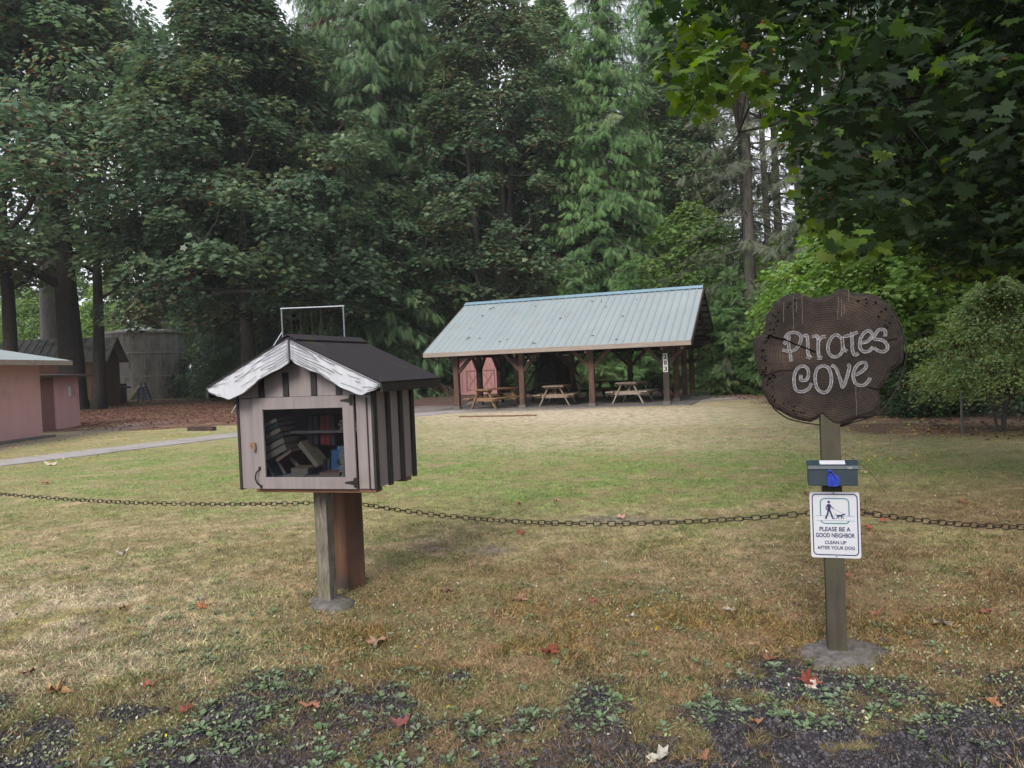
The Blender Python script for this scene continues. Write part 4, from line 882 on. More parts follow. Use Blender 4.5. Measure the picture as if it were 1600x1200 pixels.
# ---------------------------------------------------------------- picnic shelter
SH = empty('picnic_shelter', (-2.025, 28.316, -.05), -.359, 'open timber picnic shelter with pale blue metal roof and dirt floor', 'picnic shelter')
SL, hwS, zeS, zrS, ol, orr, oe = 7.673, 4.011, 2.16, 4.18, .92, .947, .795
yb = 2*(hwS-oe); slope = (zrS-zeS)/hwS
def zroof(y): return zeS+(y+oe)*slope if y < hwS-oe else zrS-(y-(hwS-oe))*slope
x0, x1 = -ol, SL+orr
for s in (0, 1):
    rf = MB(); nr = 38; v = []; dx_ = (x1-x0)/nr
    ya, yb_ = (-oe, hwS-oe) if s == 0 else (2*hwS-oe, hwS-oe)
    prof = []
    for i in range(nr):
        xx = x0+i*dx_; prof += [(xx, 0), (xx+dx_*.10, .028), (xx+dx_*.20, .028), (xx+dx_*.30, 0)]
    prof.append((x1, 0))
    for (xx, h) in prof:
        for (yy, zz) in ((ya, zeS), (yb_, zrS)):
            v += [(xx, yy, zz+h+.012), (xx, yy, zz-.01)]
    fs = []
    for i in range(len(prof)-1):
        a = i*4; b = a+4; fs += [(a, b, b+2, a+2), (a+1, a+3, b+3, b+1), (a, a+1, b+1, b), (a+2, b+2, b+3, a+3)]
    fs += [(0, 2, 3, 1), (len(v)-4, len(v)-3, len(v)-1, len(v)-2)]
    rf.add(v, fs)
    roofp = rf.build('roof', M['metalroof'], SH)
    if s == 0: rfront = roofp
ym = hwS-oe
MB().prism([(-.2, -.085), (0, .018), (.2, -.085), (.2, -.07), (0, .035), (-.2, -.07)], 0, x1-x0).build('ridge_cap', M['cap'], rfront, loc=(x1, ym, zrS+.045), rot=(0, 0, R(90)))
MB().bar((x0, -oe-.012, zeS-.075), (x1, -oe-.012, zeS-.075), .04, .15).build('fascia', M['fascia'], rfront)
MB().bar((x0, 2*hwS-oe+.012, zeS-.08), (x1, 2*hwS-oe+.012, zeS-.08), .04, .16).build('fascia', M['timber_d'], rfront)
for xx in (x0-.02, x1+.02):
    MB().bar((xx, -oe, zeS-.07), (xx, ym, zrS-.07), .04, .16).build('rake_board', M['timber_d'], rfront)
    MB().bar((xx, 2*hwS-oe, zeS-.07), (xx, ym, zrS-.07), .04, .16).build('rake_board', M['timber_d'], rfront)
pu = MB()
for k in range(9):
    y_ = -oe+.3+k*(hwS-.5)/8
    for yy in (y_, 2*ym-y_): pu.bar((x0+.02, yy, zroof(yy)-.06), (x1-.02, yy, zroof(yy)-.06), .05, .09)
pu.build('purlins', M['timber'], SH)
for xx in (x0+.5, 0, SL/3, 2*SL/3, SL, x1-.3):
    MB().bar((xx, -oe+.05, zeS-.19), (xx, ym, zrS-.19), .09, .16).bar((xx, 2*hwS-oe-.05, zeS-.19), (xx, ym, zrS-.19), .09, .16).build('rafter', M['timber'], SH)
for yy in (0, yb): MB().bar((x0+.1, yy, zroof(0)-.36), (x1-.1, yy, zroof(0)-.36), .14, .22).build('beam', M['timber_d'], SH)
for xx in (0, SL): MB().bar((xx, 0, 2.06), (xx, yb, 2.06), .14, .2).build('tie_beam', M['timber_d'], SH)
pp = [(SL*i/3, 0) for i in range(4)]+[(SL*i/3, yb) for i in range(4)]+[(0, yb/3), (0, 2*yb/3), (SL, yb/3), (SL, 2*yb/3)]
for i, (xx, yy) in enumerate(pp):
    gx_, gy_ = -.02, 0
    zt = 2.06 if yy not in (0, yb) else 2.08
    dzb = -.02
    po = MB().box((xx, yy, (zt+.16+dzb)/2), (.19, .19, zt-.16-dzb)).build('post', M['timber'], SH, .008)
    MB().box((xx, yy, .07+dzb), (.25, .25, .26)).build('footing_block', M['conc'], po, .01)
    ax = (1, 0) if yy in (0, yb) else (0, 1)
    for s in (-1, 1):
        if (xx == 0 and s < 0 and yy in (0, yb)): continue
        MB().bar((xx+ax[0]*s*.08, yy+ax[1]*s*.08, 1.42), (xx+ax[0]*s*.68, yy+ax[1]*s*.68, 2.04), .1, .12).build('brace', M['timber'], SH)
MB().box((3.9, 3.2, .03), (9.2, 7.2, .10)).build('floor_slab', mat('dusty_floor', (.16, .145, .135), (.1, .09, .085), .95, 4, bump=.3), SH)
rsm = MB(); q = random.Random(3)
for k in range(22):
    a = q.uniform(.02, .8)**.8 if k % 2 else q.uniform(0, .5); b = q.uniform(.02, .95); xx = x0+(x1-x0)*a; yy = -oe+hwS*(1-b)*.9
    l = q.uniform(.03, .11); an = q.uniform(0, 3.14); rsm.box((xx, yy, zroof(yy)+.05), (l, l*.35, .02), rot=Matrix.Rotation(an, 3, 'Z'))
rsm.build('roof_debris', M['deadwood'], rfront)
cs_, sn_ = math.cos(-.359), math.sin(-.359)
def shl(x, y, z=0): return (-2.025+x*cs_-y*sn_, 28.316+x*sn_+y*cs_, z-.05)
NS = empty('number_plate', shl(SL, -.11, 0), -.359, 'white vertical plates reading 283 on the front right shelter post', 'number sign')
MB().box((0, 0, 1.47), (.155, .02, .62)).build('plate', M['white'], NS, .002)
for i, ch in enumerate('283'): text(ch, 0, 1.59-i*.2, .105, .155, -.0125, 'ink', NS, name='digit', weight=.03)
def picnic(mt, label, loc, rz, group='picnic tables under the shelter', sc=1):
    t = empty('picnic_table', loc, rz, label, 'picnic table', group); t.scale = (sc, sc, sc)
    tp = MB()
    for i in range(5): tp.box((-.30+i*.15, 0, .74), (.14, 1.85, .04))
    tp.build('tabletop', M[mt], t, .003)
    for s in (-1, 1): MB().box((s*.68, 0, .43), (.135, 1.85, .04)).box((s*.535, 0, .43), (.135, 1.85, .04)).build('bench', M[mt], t, .003)
    for y in (-.70, .70):
        f = MB()
        for s in (-1, 1): f.bar((s*.20, y, .72), (s*.56, y, .0), .04, .10, upv=(0, 1, 0))
        f.box((0, y+.042, .385), (1.46, .04, .13)); f.box((0, y+.042, .695), (.7, .04, .09))
        f.build('leg_frame', M[mt], t)
    MB().bar((0, -.62, .40), (0, -.2, .70), .08, .04).bar((0, .62, .40), (0, .2, .70), .08, .04).build('brace', M[mt], t)
    return t
gx_, gy_ = gnd(767, 641); picnic('table1', 'amber brown picnic table beside the left front post of the shelter', (gx_+.15, gy_+1.0, -.02), -.62)
gx_, gy_ = gnd(875, 636); picnic('table2', 'grey brown picnic table in the middle front bay of the shelter', (gx_, gy_+1.0, 0), -.25)
gx_, gy_ = gnd(992, 632); picnic('table3', 'pale weathered picnic table in the right front bay of the shelter', (gx_+.1, gy_+1.0, .02), -.42)
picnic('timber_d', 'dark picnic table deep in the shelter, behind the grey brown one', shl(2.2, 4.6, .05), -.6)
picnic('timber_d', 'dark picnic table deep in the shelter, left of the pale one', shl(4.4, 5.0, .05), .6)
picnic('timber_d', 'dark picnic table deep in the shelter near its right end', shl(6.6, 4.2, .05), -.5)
# timbers lying about
def timber(name, a, b, w_, h_, mt, label, cat):
    A_ = Vector((*gnd(*a), h_/2)); B_ = Vector((*gnd(*b), h_/2)); tag(MB().bar(A_, B_, w_, h_).build(name, M[mt], None, .004), label, cat)
timber('timber_strip', (718, 652), (838, 650), .09, .04, 'rawwood', 'long thin brown timber lying on the dry lawn before the shelter', 'timber')
timber('log_edging', (296, 673), (335, 673), .16, .12, 'timber_d', 'short weathered timber lying beside the path by the leaf litter', 'timber')
# ---------------------------------------------------------------- sheds left
def gable_roof_y(xc, y0, y1, hw_, ze_, zr_, th_, mb):    # ridge along y
    mb.prism([(xc, zr_), (xc+hw_, ze_), (xc+hw_, ze_-th_), (xc, zr_-th_)], y0, y1)
    mb.prism([(xc, zr_), (xc-hw_, ze_), (xc-hw_, ze_-th_), (xc, zr_-th_)], y0, y1); return mb
S1 = empty('pink_shed', (-13.87, 22.6, 0), 0, 'dusty pink shed with blue grey metal roof at the left edge', 'shed')
MB().box((-2.2, -3.5, 1.05), (4.4, 7.0, 2.2)).build('wall', M['pink'], S1)
MB().box((.03, -2.62, .95), (.04, .09, 1.75)).box((.025, -1.0-2.9, .7), (.04, .07, 1.3)).build('trim', M['maroon'], S1)
MB().box((.02, -3.3, .95), (.03, 1.2, 1.85)).build('door', M['pink'], S1, .004)
MB().box((-2.1, -3.5, .03), (4.8, 7.3, .06)).build('foundation', M['conc'], S1)
v1 = gable_roof_y(-2.2, -7.4, .55, 2.85, 2.22, 2.78, .05, MB()).build('roof', M['metalroof'], S1)
sm_ = MB()
for k in range(20):
    y_ = -7.3+k*.41; sm_.bar((-2.2, y_, 2.79), (.62, y_, 2.235), .03, .03)
sm_.build('roof_ribs', M['metalroof'], v1)
MB().bar((.66, -7.4, 2.17), (.66, .55, 2.17), .03, .14).build('fascia', M['fascia'], v1)
S2 = empty('pink_annex', (-15.6, 24.9, 0), .06, 'low pink lean-to with dark flat roof behind the pink shed', 'shed')
MB().box((-1.5, 1.55, .92), (3, 3.1, 1.84)).build('wall', M['pink'], S2)
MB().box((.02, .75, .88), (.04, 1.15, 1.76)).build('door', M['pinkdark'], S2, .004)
MB().box((.03, 2.35, 1.3), (.02, .22, .34)).build('notice_paper', M['white'], S2)
MB().add([(-3.4, -.3, 2.05), (.45, -.3, 1.86), (.45, 3.5, 1.86), (-3.4, 3.5, 2.05), (-3.4, -.3, 1.97), (.45, -.3, 1.78), (.45, 3.5, 1.78), (-3.4, 3.5, 1.97)], [(0, 1, 2, 3), (7, 6, 5, 4), (0, 4, 5, 1), (1, 5, 6, 2), (2, 6, 7, 3), (3, 7, 4, 0)]).build('roof', M['darkshed'], S2)
# brown shed with pale metal gable roof (ridge along x, gable facing right)
S3 = empty('brown_shed', (-27.6, 52, 0), .22, 'brown shed with pale ribbed metal gable roof between the trunks and the tank', 'shed')
MB().box((-3, 2, 1.6), (6, 4, 3.4)).build('wall', M['browshed'], S3)
MB().add([(.01, 0, 3.2), (.01, 4, 3.2), (.01, 2, 4.5), (-.1, 0, 3.2), (-.1, 4, 3.2), (-.1, 2, 4.5)], [(0, 1, 2), (5, 4, 3), (0, 3, 4, 1), (1, 4, 5, 2), (2, 5, 3, 0)]).build('gable', M['browshed'], S3)
r3 = MB().add([(-6.5, -.6, 3.1), (.5, -.6, 3.1), (.5, 2, 4.72), (-6.5, 2, 4.72), (-6.5, 4.6, 3.1), (.5, 4.6, 3.1), (-6.5, -.6, 3.0), (.5, -.6, 3.0), (.5, 2, 4.62), (-6.5, 2, 4.62), (-6.5, 4.6, 3.0), (.5, 4.6, 3.0)],
              [(0, 1, 2, 3), (3, 2, 5, 4), (6, 9, 8, 7), (9, 10, 11, 8), (0, 6, 7, 1), (1, 7, 8, 2), (2, 8, 11, 5), (5, 11, 10, 4), (4, 10, 9, 3), (3, 9, 6, 0)]).build('roof', M['paleroof'], S3)
rb_ = MB()
for k in range(15): xx = -6.4+k*.49; rb_.bar((xx, -.6, 3.13), (xx, 2, 4.75), .05, .05)
rb_.build('roof_ribs', M['paleroof'], r3)
MB().tube([(-1.7, 1.2, 4.0), (-1.7, 1.2, 5.2)], .12, 10).build('vent_pipe', M['white'], S3)
S4 = empty('low_shed', (-30.0, 55.5, 0), .1, 'low dark brown shed with sloping roof between the second trunk and the slide', 'shed')
MB().box((0, 1, .7), (2.6, 2, 1.5)).build('wall', M['darkshed'], S4)
MB().add([(-1.5, -.3, 1.9), (1.55, -.3, 1.2), (1.55, 2.3, 1.2), (-1.5, 2.3, 1.9), (-1.5, -.3, 1.82), (1.55, -.3, 1.12), (1.55, 2.3, 1.12), (-1.5, 2.3, 1.82)], [(0, 1, 2, 3), (7, 6, 5, 4), (0, 4, 5, 1), (1, 5, 6, 2), (2, 6, 7, 3), (3, 7, 4, 0)]).build('roof', M['maroon'], S4)
# tank
TK = empty('water_tank', (-32.4, 68, 0), 0, 'round stained concrete water tank with white seams under the maples', 'water tank')
def cyl(r_, z0, z1, n=40, r2=None): return MB().tube([(0, 0, z0), (0, 0, z1)], [r_, r2 or r_], n)
cyl(3.55, -.2, 5.7).build('wall', M['tank'], TK)
for z in (1.95, 3.95): cyl(3.585, z, z+.09).build('seam_band', M['tankband'], TK)
cyl(3.7, 5.7, 5.86).build('top_slab', M['tankband'], TK); cyl(3.4, 5.862, 6.3, r2=.6).build('roof', M['paleroof'], TK)
ru = MB()
for k in range(26):
    a = R(190+k*6.6); z1 = [1.9, 3.9, 5.6][k % 3]; ru.box((3.56*math.cos(a), 3.56*math.sin(a), z1-.6), (.05+.03*(k % 2), .05, 1.1+.3*(k % 2)), rot=Matrix.Rotation(a, 3, 'Z'))
ru.build('lime_streaks', M['tankband'], TK)
ld = MB()
a0 = R(238); cxl, cyl_ = 3.75*math.cos(a0), 3.75*math.sin(a0)
for k in range(7): x_ = cxl-.75+k*.25; ld.tube([(x_, cyl_-.15*math.sin(k*.5), 3.0), (x_, cyl_-.15*math.sin(k*.5), 5.1)], .03, 5)
for z in (3.0, 4.1, 5.1): ld.tube([(cxl-.8, cyl_-.1, z), (cxl+.8, cyl_-.1, z)], .035, 5)
ld.build('ladder_cage', M['steel'], TK)
rl = MB()
for k in range(13):
    a = R(180+k*15); rl.tube([(3.5*math.cos(a), 3.5*math.sin(a), 5.86), (3.5*math.cos(a), 3.5*math.sin(a), 7.3)], .035, 5)
for z in (6.6, 7.3): rl.tube([(3.5*math.cos(R(180+k*7.5)), 3.5*math.sin(R(180+k*7.5)), z) for k in range(25)], .035, 5)
rl.build('railing', M['steel'], TK)
# slide
gx_, gy_ = gnd(208, 625)
SD = empty('playground_slide', (gx_*.93+.6, gy_*.93, 0), -.25, 'small toddler slide with cream chute and blue steps before the tank', 'slide'); SD.scale = (1.05,)*3
ch = smooth_line([(-.95, 0, .12), (-.75, 0, .18), (0, 0, 1.0), (.25, 0, 1.08)], 5); mb = MB()
for i in range(len(ch)-1):
    a, b = Vector(ch[i]), Vector(ch[i+1]); mb.bar(a, b, .42, .05)
    for s in (-1, 1): mb.bar(a+Vector((0, s*.22, .07)), b+Vector((0, s*.22, .07)), .04, .18)
mb.build('chute', M['slideyel'], SD)
mb = MB()
for s in (-1, 1): mb.bar((.25, s*.24, 1.35), (.75, s*.28, 0), .06, .12); mb.bar((.1, s*.24, .95), (.0, s*.28, 0), .05, .1)
for k in range(4): t = (k+.6)/4.6; mb.box((.3+.42*(1-t), 0, 1.0*t), (.16, .5, .05))
mb.box((.3, 0, 1.02), (.3, .5, .05)); mb.build('steps', M['slideblue'], SD)
# swing frame
SW = empty('swing_frame', (-9.4, 33.6, 0), 0, 'tall grey pipe swing frame rising behind the book box roof', 'swing frame')
xa, xb = -9.92+9.4, -7.22+9.4
for x_ in (xa, xb): MB().tube([(x_, 0, 0), (x_, 0, 4.42)], .034, 8).build('upright', M['steel'], SW)
MB().tube([(xa-.05, 0, 4.45), (xb+.05, 0, 4.45)], .036, 8).build('crossbar', M['steel'], SW)
MB().tube([(xa, 0, 3.45), (xa-2.2, -.6, 0)], .024, 8).build('brace', M['steel'], SW)
for k, x_ in enumerate((.6, 1.5)):
    MB().tube([(xa+x_-.2, 0, 4.4), (xa+x_-.2, 0, .55)], .014, 4).tube([(xa+x_+.2, 0, 4.4), (xa+x_+.2, 0, .55)], .014, 4).build('swing_chain', M['chain'], SW)
    MB().box((xa+x_, 0, .53), (.46, .16, .03)).build('swing_seat', M['ink'], SW)
# pink shed behind shelter
gx_, gy_ = (750-800)/F*44+.05, 44.0
S5 = empty('storage_shed', (gx_, gy_, .22), .02, 'small pink shed with cross-braced double doors seen through the shelter', 'shed')
MB().prism([(-1.5, -.3), (1.45, -.3), (1.45, 2.2), (0, 3.0), (-1.5, 2.2)], 0, 2.6).build('wall', mat('faded_rose_paint', (.38, .19, .18), (.32, .16, .15), .8, 3), S5)
mb = MB()
for sx in (-.55, .55):
    c0, c1 = sx-.5, sx+.5
    mb.box((c0+.04, -.025, .75), (.07, .05, 1.5)).box((c1-.04, -.025, .75), (.07, .05, 1.5)).box((sx, -.02, 1.46), (.86, .045, .07)).box((sx, -.02, .06), (.86, .045, .07))
    mb.bar((c0+.05, -.018, .08), (c1-.05, -.018, 1.42), .04, .06, upv=(0, 1, 0)).bar((c1-.05, -.014, .08), (c0+.05, -.014, 1.42), .04, .06, upv=(0, 1, 0))
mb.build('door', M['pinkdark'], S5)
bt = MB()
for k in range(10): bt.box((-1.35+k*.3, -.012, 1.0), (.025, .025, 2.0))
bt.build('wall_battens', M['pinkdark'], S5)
MB().prism([(-1.75, 2.12), (0, 3.12), (1.7, 2.12), (1.7, 2.06), (0, 3.04), (-1.75, 2.06)], -.3, 2.9).build('roof', M['darkshed'], S5)
S5.scale = (.78,)*3
# stump / root mass behind the shelter
gx_, gy_ = gnd(868, 614)
mb = MB(); q = random.Random(8)
for k in range(46):
    a = q.uniform(0, 6.28); r_ = q.uniform(.2, 1.3); p0 = Vector((r_*.5*math.cos(a), q.uniform(-.4, .4), q.uniform(.3, 2.0)))
    p1 = p0+Vector((q.uniform(-1.2, 1.2), q.uniform(-.5, .3), q.uniform(-1.2, .9))); p1.z = max(0, p1.z)
    mb.tube([p0, p0.lerp(p1, .5)+Vector((q.uniform(-.3, .3), 0, q.uniform(-.2, .3))), p1], [.12*q.random()+.03, .06, .015], 5)
mb.tube([(0, .3, -.1), (0, .3, 1.9)], [1.1, .8], 12)
o = mb.build('root_stump', M['deadwood'], None, loc=(gx_*.85, gy_*.85, 0)); tag(o, 'upturned dark stump with tangled roots behind the shelter', 'stump')
# wire fence right
FN = empty('wire_fence', (7.75, 13.25, 0), -.14, 'short grey wire mesh fence under the hawthorn at the right edge', 'fence')
mb = MB(); H_ = .66; W_ = 3.4; st_ = .055
for k in range(int((W_+H_)/st_)):
    x_ = k*st_
    for s in (1, -1):
        xa_, xb_ = (x_-H_, x_) if s > 0 else (x_, x_-H_)
        za, zb2 = 0, H_
        def clipx(xs_, zs_, xe, ze2):
            if xs_ < 0: t = -xs_/(xe-xs_); return 0, zs_+(ze2-zs_)*t
            if xs_ > W_: t = (W_-xs_)/(xe-xs_); return W_, zs_+(ze2-zs_)*t
            return xs_, zs_
        a_ = clipx(xa_, za, xb_, zb2); b_2 = clipx(xb_, zb2, xa_, za)
        mb.tube([(a_[0], 0, a_[1]+.02), (b_2[0], 0, b_2[1]+.02)], .0016, 3, cap=False)
mb.build('wire_mesh', M['mesh'], FN)
for x_ in (0, 1.7, 3.4): MB().tube([(x_, .02, -.1), (x_, .02, .72)], .02, 6).build('post', M['mesh'], FN)
# ---------------------------------------------------------------- trees
GB = 'tall trees of the back row that close off the forest'
A = maple('bigleaf_maple', 'huge dark maple with thick trunk behind the pink sheds', 'maple tree', 29, 8.6, 12.6, 600, 150, .30, seed=11, tr=.82, clr=1.7, lowbias=.9, brown=.14)
place(A, 115, 47, .5)
Bm = maple('bigleaf_maple', 'dense dark maple with low hanging crown behind the book box', 'maple tree', 23.5, 5.3, 8.8, 460, 150, .255, seed=12, tr=.45, clr=1.35, brown=.13)
place(Bm, 392, 42, 1.2)
c = copy_tree(Bm); place(c, 345, 88, 3.0, 1.0, 'dark maple standing left of the concrete tank top')
c = copy_tree(Bm); place(c, 505, 49, 4.4, .98, 'dark maple between the book box maple and the drooping cedar')
c = copy_tree(Bm); place(c, -520, 40, 2.1, 1.35, 'dark maple whose crown hangs in from the left edge')
Dm = maple('multi_stem_maple', 'tall maple with many upright stems behind the shelter', 'maple tree', 27, 5.2, 6.6, 430, 125, .225, seed=13, tr=.5, stems=5, clr=1.15, bark='barkg', brown=.2)
place(Dm, 775, 46, .3)
c = copy_tree(Dm); place(c, 880, 54, 1.0, 1.0, 'dark maple filling the gap between the many stemmed maple and the bright cedar')
c = copy_tree(Dm); place(c, 1075, 50, 2.2, .85, 'slender light maple between the bright cedar and the grey spruces')
c = copy_tree(Dm); place(c, 690, 62, 4.0, 1.05, 'multi stem maple farther back between cedar and maple')
C1 = conifer('red_cedar', 'tall drooping cedar between the dark maples and the shelter', 'cedar tree', 31, .8, 5.4, 900, 46, .55, seed=21, tr=.5, hang=1.5, droop=.5)
place(C1, 610, 45, 0, 1.15)
c = copy_tree(C1); place(c, 535, 56, 2.5, 1.3, 'tall cedar rising behind the swing frame')
c = copy_tree(C1); place(c, 662, 50, 4.1, 1.2, 'cedar whose low boughs sweep down beside the left roof edge')
C2 = conifer('red_cedar', 'bright green tall cedar above the shelter roof', 'cedar tree', 30, 1.5, 4.8, 950, 42, .5, matn='cedar_b', seed=22, tr=.4, hang=1.3, droop=.45)
place(C2, 960, 44, 1)
c = copy_tree(C2); place(c, 1035, 56, 2.9, 1.1, 'second bright cedar, farther back, right of the bright tall one')
S_ = conifer('grey_spruce', 'thin grey green spruce with hanging twigs left of the sky gap', 'spruce tree', 27, 4.0, 4.0, 170, 60, .42, matn='spruce', seed=31, tr=.3, hang=.95, droop=.5, dead=60, sp=SPR2, spf=SPR2F)
place(S_, 1178, 33, 0)
c = copy_tree(S_); place(c, 1225, 40, 2.2, 1.0, 'spruce with mossy bare lower trunk directly before the sky gap')
c = copy_tree(S_); place(c, 1290, 31, 4.2, .92, 'spruce trunk right of the sky gap behind the round sign')
c = copy_tree(S_); place(c, 1345, 38, 5.2, 1.0, 'farther spruce trunk behind the vine maples')
LC = conifer('young_cedar', 'young bright cedar peeking over the middle of the shelter roof', 'cedar tree', 6.6, .3, 1.9, 130, 34, .42, matn='cedar_b', seed=41, tr=.1, dead=0, hang=.3)
place(LC, 905, 38.5, 0, 1.0)
for px, Y, sc, lb in [(985, 38, .98, 'young cedar over the roof, right of the other young one'), (1140, 31, .78, 'young cedar right of the shelter gable'), (1105, 37, .9, 'young cedar hidden partly by the shelter gable'), (1190, 30, .62, 'small cedar beside the left edge of the round sign'),
                      (630, 43, .85, 'young cedar left of the shelter near the low boughs'), (1000, 42, .7, 'small cedar seen through the right shelter bay'), (900, 43, .7, 'small cedar seen through the middle shelter bay')]:
    c = copy_tree(LC); place(c, px, Y, rnd.uniform(0, 6), sc, lb)
V = maple('vine_maple', 'bright vine maple arching behind the top of the round sign', 'maple tree', 6.4, 1.8, 2.9, 190, 62, .125, matn='maple_y', seed=51, tr=.09, stems=4, clr=.55, brown=.0, bark='barkg')
place(V, 1330, 21, 0, .9)
for px, Y, rz, sc, lb in [(1415, 19.5, 2, .92, 'bright vine maple right of the round sign'), (1500, 24, 3.3, 1.15, 'vine maple behind the hawthorn'), (1590, 20, 5, 1.15, 'vine maple at the right edge above the hawthorn'), (1390, 29, 1.1, 1.35, 'taller vine maple behind the bright ones right of the sign'), (1255, 34, 4, 1.15, 'vine maple low behind the left half of the round sign'), (1090, 40, .6, 1.5, 'yellowish small maple beside the shelter gable')]:
    c = copy_tree(V); place(c, px, Y, rz, sc, lb)
HW = maple('hawthorn', 'rounded hawthorn with red berries above the wire fence', 'hawthorn tree', 2.7, .75, 1.35, 200, 120, .068, matn='haw', seed=61, tr=.05, stems=3, clr=.38, brown=.12, tmpl=(OV, OVF), bark='barkg', droop=.3)
place(HW, 1562, 13.6, 0)
U = maple('understory_shrub', 'dark leafy shrub low behind the shelter floor', 'shrub', 2.8, .25, 1.9, 90, 75, .15, matn='shrub', seed=71, tr=.05, stems=4, clr=.6, brown=0, tmpl=(OV, OVF))
place(U, 850, 44, 0, 1.0, 'dark leafy shrub seen behind the tables of the shelter')
und = [(1450, 17.5, .55, 'low dark shrub left of the wire fence'), (1530, 18, .75, 'dark shrub under the hawthorn'), (1385, 22, .7, 'dark shrub below the bright vine maples'), (1235, 30, .9, 'dark shrub behind the left side of the round sign'), (1160, 33, 1.1, 'dark shrub right of the shelter back posts'),
       (1000, 43, 1.1, 'dark shrub behind the right shelter bay'), (930, 45, 1.2, 'dark shrub behind the middle shelter bay'), (672, 47, 1.0, 'dark shrub left of the storage shed'), (640, 47, 1.3, 'dark shrub between the book box and the shelter'), (1080, 40, 1.2, 'dark shrub behind the shelter gable'),
       (350, 55, 1.2, 'dark shrub right of the tank'), (420, 50, 1.4, 'dark shrub behind the book box, right'), (352, 66, 1.5, 'tall dark shrub far right of the tank'), (1620, 17, .9, 'dark shrub at the right edge behind the fence'), (1310, 27, .9, 'shrub behind the middle of the round sign')]
for px, Y, sc, lb in und: c = copy_tree(U); place(c, px, Y, rnd.uniform(0, 6), sc, lb)
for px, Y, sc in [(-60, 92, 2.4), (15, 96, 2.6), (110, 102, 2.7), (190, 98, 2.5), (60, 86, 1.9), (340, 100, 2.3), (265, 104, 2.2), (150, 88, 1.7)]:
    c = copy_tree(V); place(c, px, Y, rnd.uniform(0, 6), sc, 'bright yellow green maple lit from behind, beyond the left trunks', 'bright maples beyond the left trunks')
k = 0
for Y, pxs in ((60, range(-40, 1180, 135)), (74, range(-100, 1150, 120)), (92, range(-150, 1700, 135))):
    for px in pxs:
        if 1165 < px < 1330: continue
        if Y < 100 and px < 345: continue
        src = [C1, U, Bm, C1, Dm, C2][k % 6] if Y < 90 else [C1, Bm, Dm][k % 3]; k += 1
        kind = 'understory'
        if src is U:
            c = copy_tree(U); place(c, px+rnd.uniform(-20, 20), Y+rnd.uniform(-3, 3), rnd.uniform(0, 6), 2.0, 'large dark shrub filling the deep shade of the forest', 'dark shrubs deep in the forest'); continue
        c = copy_tree(src); place(c, px+rnd.uniform(-25, 25), Y+rnd.uniform(-4, 4), rnd.uniform(0, 6), rnd.uniform(.85, 1.1), 'tall tree of the back row, half hidden in the forest', GB)
for px in list(range(-20, 1130, 60)):
    if 120 < px < 340: continue
    c = copy_tree(U); place(c, px+rnd.uniform(-20, 20), 66+rnd.uniform(-4, 4), rnd.uniform(0, 6), rnd.uniform(1.8, 2.4), 'large dark shrub filling the deep shade of the forest', 'dark shrubs deep in the forest')
for px, Y in [(1420, 38), (1530, 42), (1640, 36), (1480, 55), (1370, 60), (1600, 62), (1750, 30)]:
    c = copy_tree([Bm, C1, Dm][k % 3]); k += 1; place(c, px, Y, rnd.uniform(0, 6), .95, 'tall tree rising behind the overhanging canopy at right', 'tall trees behind the right canopy')
# trunks left
def bare(px, Y, r_, H_, mt, label, lean=(0, 0), tilt_=0):
    e = empty('bare_trunk', ((px-800)/F*Y, Y, 0), rnd.uniform(0, 6), label, 'tree')
    pts = trunk_pts(H_, lean, .3, 10); pts[0].z = -.3; mb = MB().tube(pts, [r_*1.35]+[r_*(1-.07*i) for i in range(1, 10)], 12)
    for i in range(8):
        z = rnd.uniform(.35, .95); p = at_t(pts, z); a = rnd.uniform(0, 6.3); l = rnd.uniform(1, 3); mb.tube([p, p+Vector((l*.5*math.cos(a), l*.5*math.sin(a), l*.3)), p+Vector((l*math.cos(a), l*math.sin(a), l*.9))], [r_*.3, r_*.2, .02], 6)
    mb.build('trunk', M[mt], e, smooth=True); return e
e = bare(152, 46, .38, 14, 'barkd', 'thinner dark trunk leaning beside the huge maple trunk', (.9, 0)); e.rotation_euler = (0, 0, 0)
bare(86, 60, .95, 26, 'barkp', 'pale grey trunk left of the huge maple trunk')
bare(18, 44, .42, 20, 'barkd', 'dark trunk near the left edge above the pink shed')
bare(758, 49, .28, 16, 'barkg', 'bare brown trunk right above the left half of the shelter roof')
bare(1212, 36, .2, 20, 'barkg', 'slim bare trunk at the left of the sky gap')
bare(1258, 37, .24, 22, 'barkg', 'slim bare trunk at the right of the sky gap')
bare(1178, 41, .3, 20, 'barkd', 'dark trunk behind the shelter gable end')
# sword ferns
def fern(px, py, s, label):
    x, y = gnd(px, py); e = empty('sword_fern', (x, y, 0), 0, label, 'fern', 'ferns behind the shelter'); nfr = 22
    Pp = []; Aa = []; Nn = []; Tt = []
    for i in range(nfr):
        a = rng.uniform(0, 6.28); r_ = rng.uniform(.7, 1.1)*s
        for t in np.linspace(.1, 1, 16):
            p = np.array([math.cos(a)*r_*t, math.sin(a)*r_*t, r_*(1.0*t-.75*t*t)])
            for sd in (-1, 1):
                Pp.append(p); Aa.append([-math.sin(a)*sd+.4*math.cos(a), math.cos(a)*sd+.4*math.sin(a), .1]); Nn.append([0, 0, 1]); Tt.append(.16*s*(1.05-t))
    cards('fronds', np.array(Pp), np.array(Aa), np.array(Nn, float), np.array(Tt)+.02, OV, OVF, M['cedar_b'], e, tint=rng.random(len(Pp))*.8)
    return e
fern(796, 612, 1.0, 'bright sword fern behind the left shelter bay'); fern(838, 612, 1.2, 'larger sword fern right of the other one behind the shelter'); fern(1225, 640, .6, 'small fern at the lawn edge near the round sign')
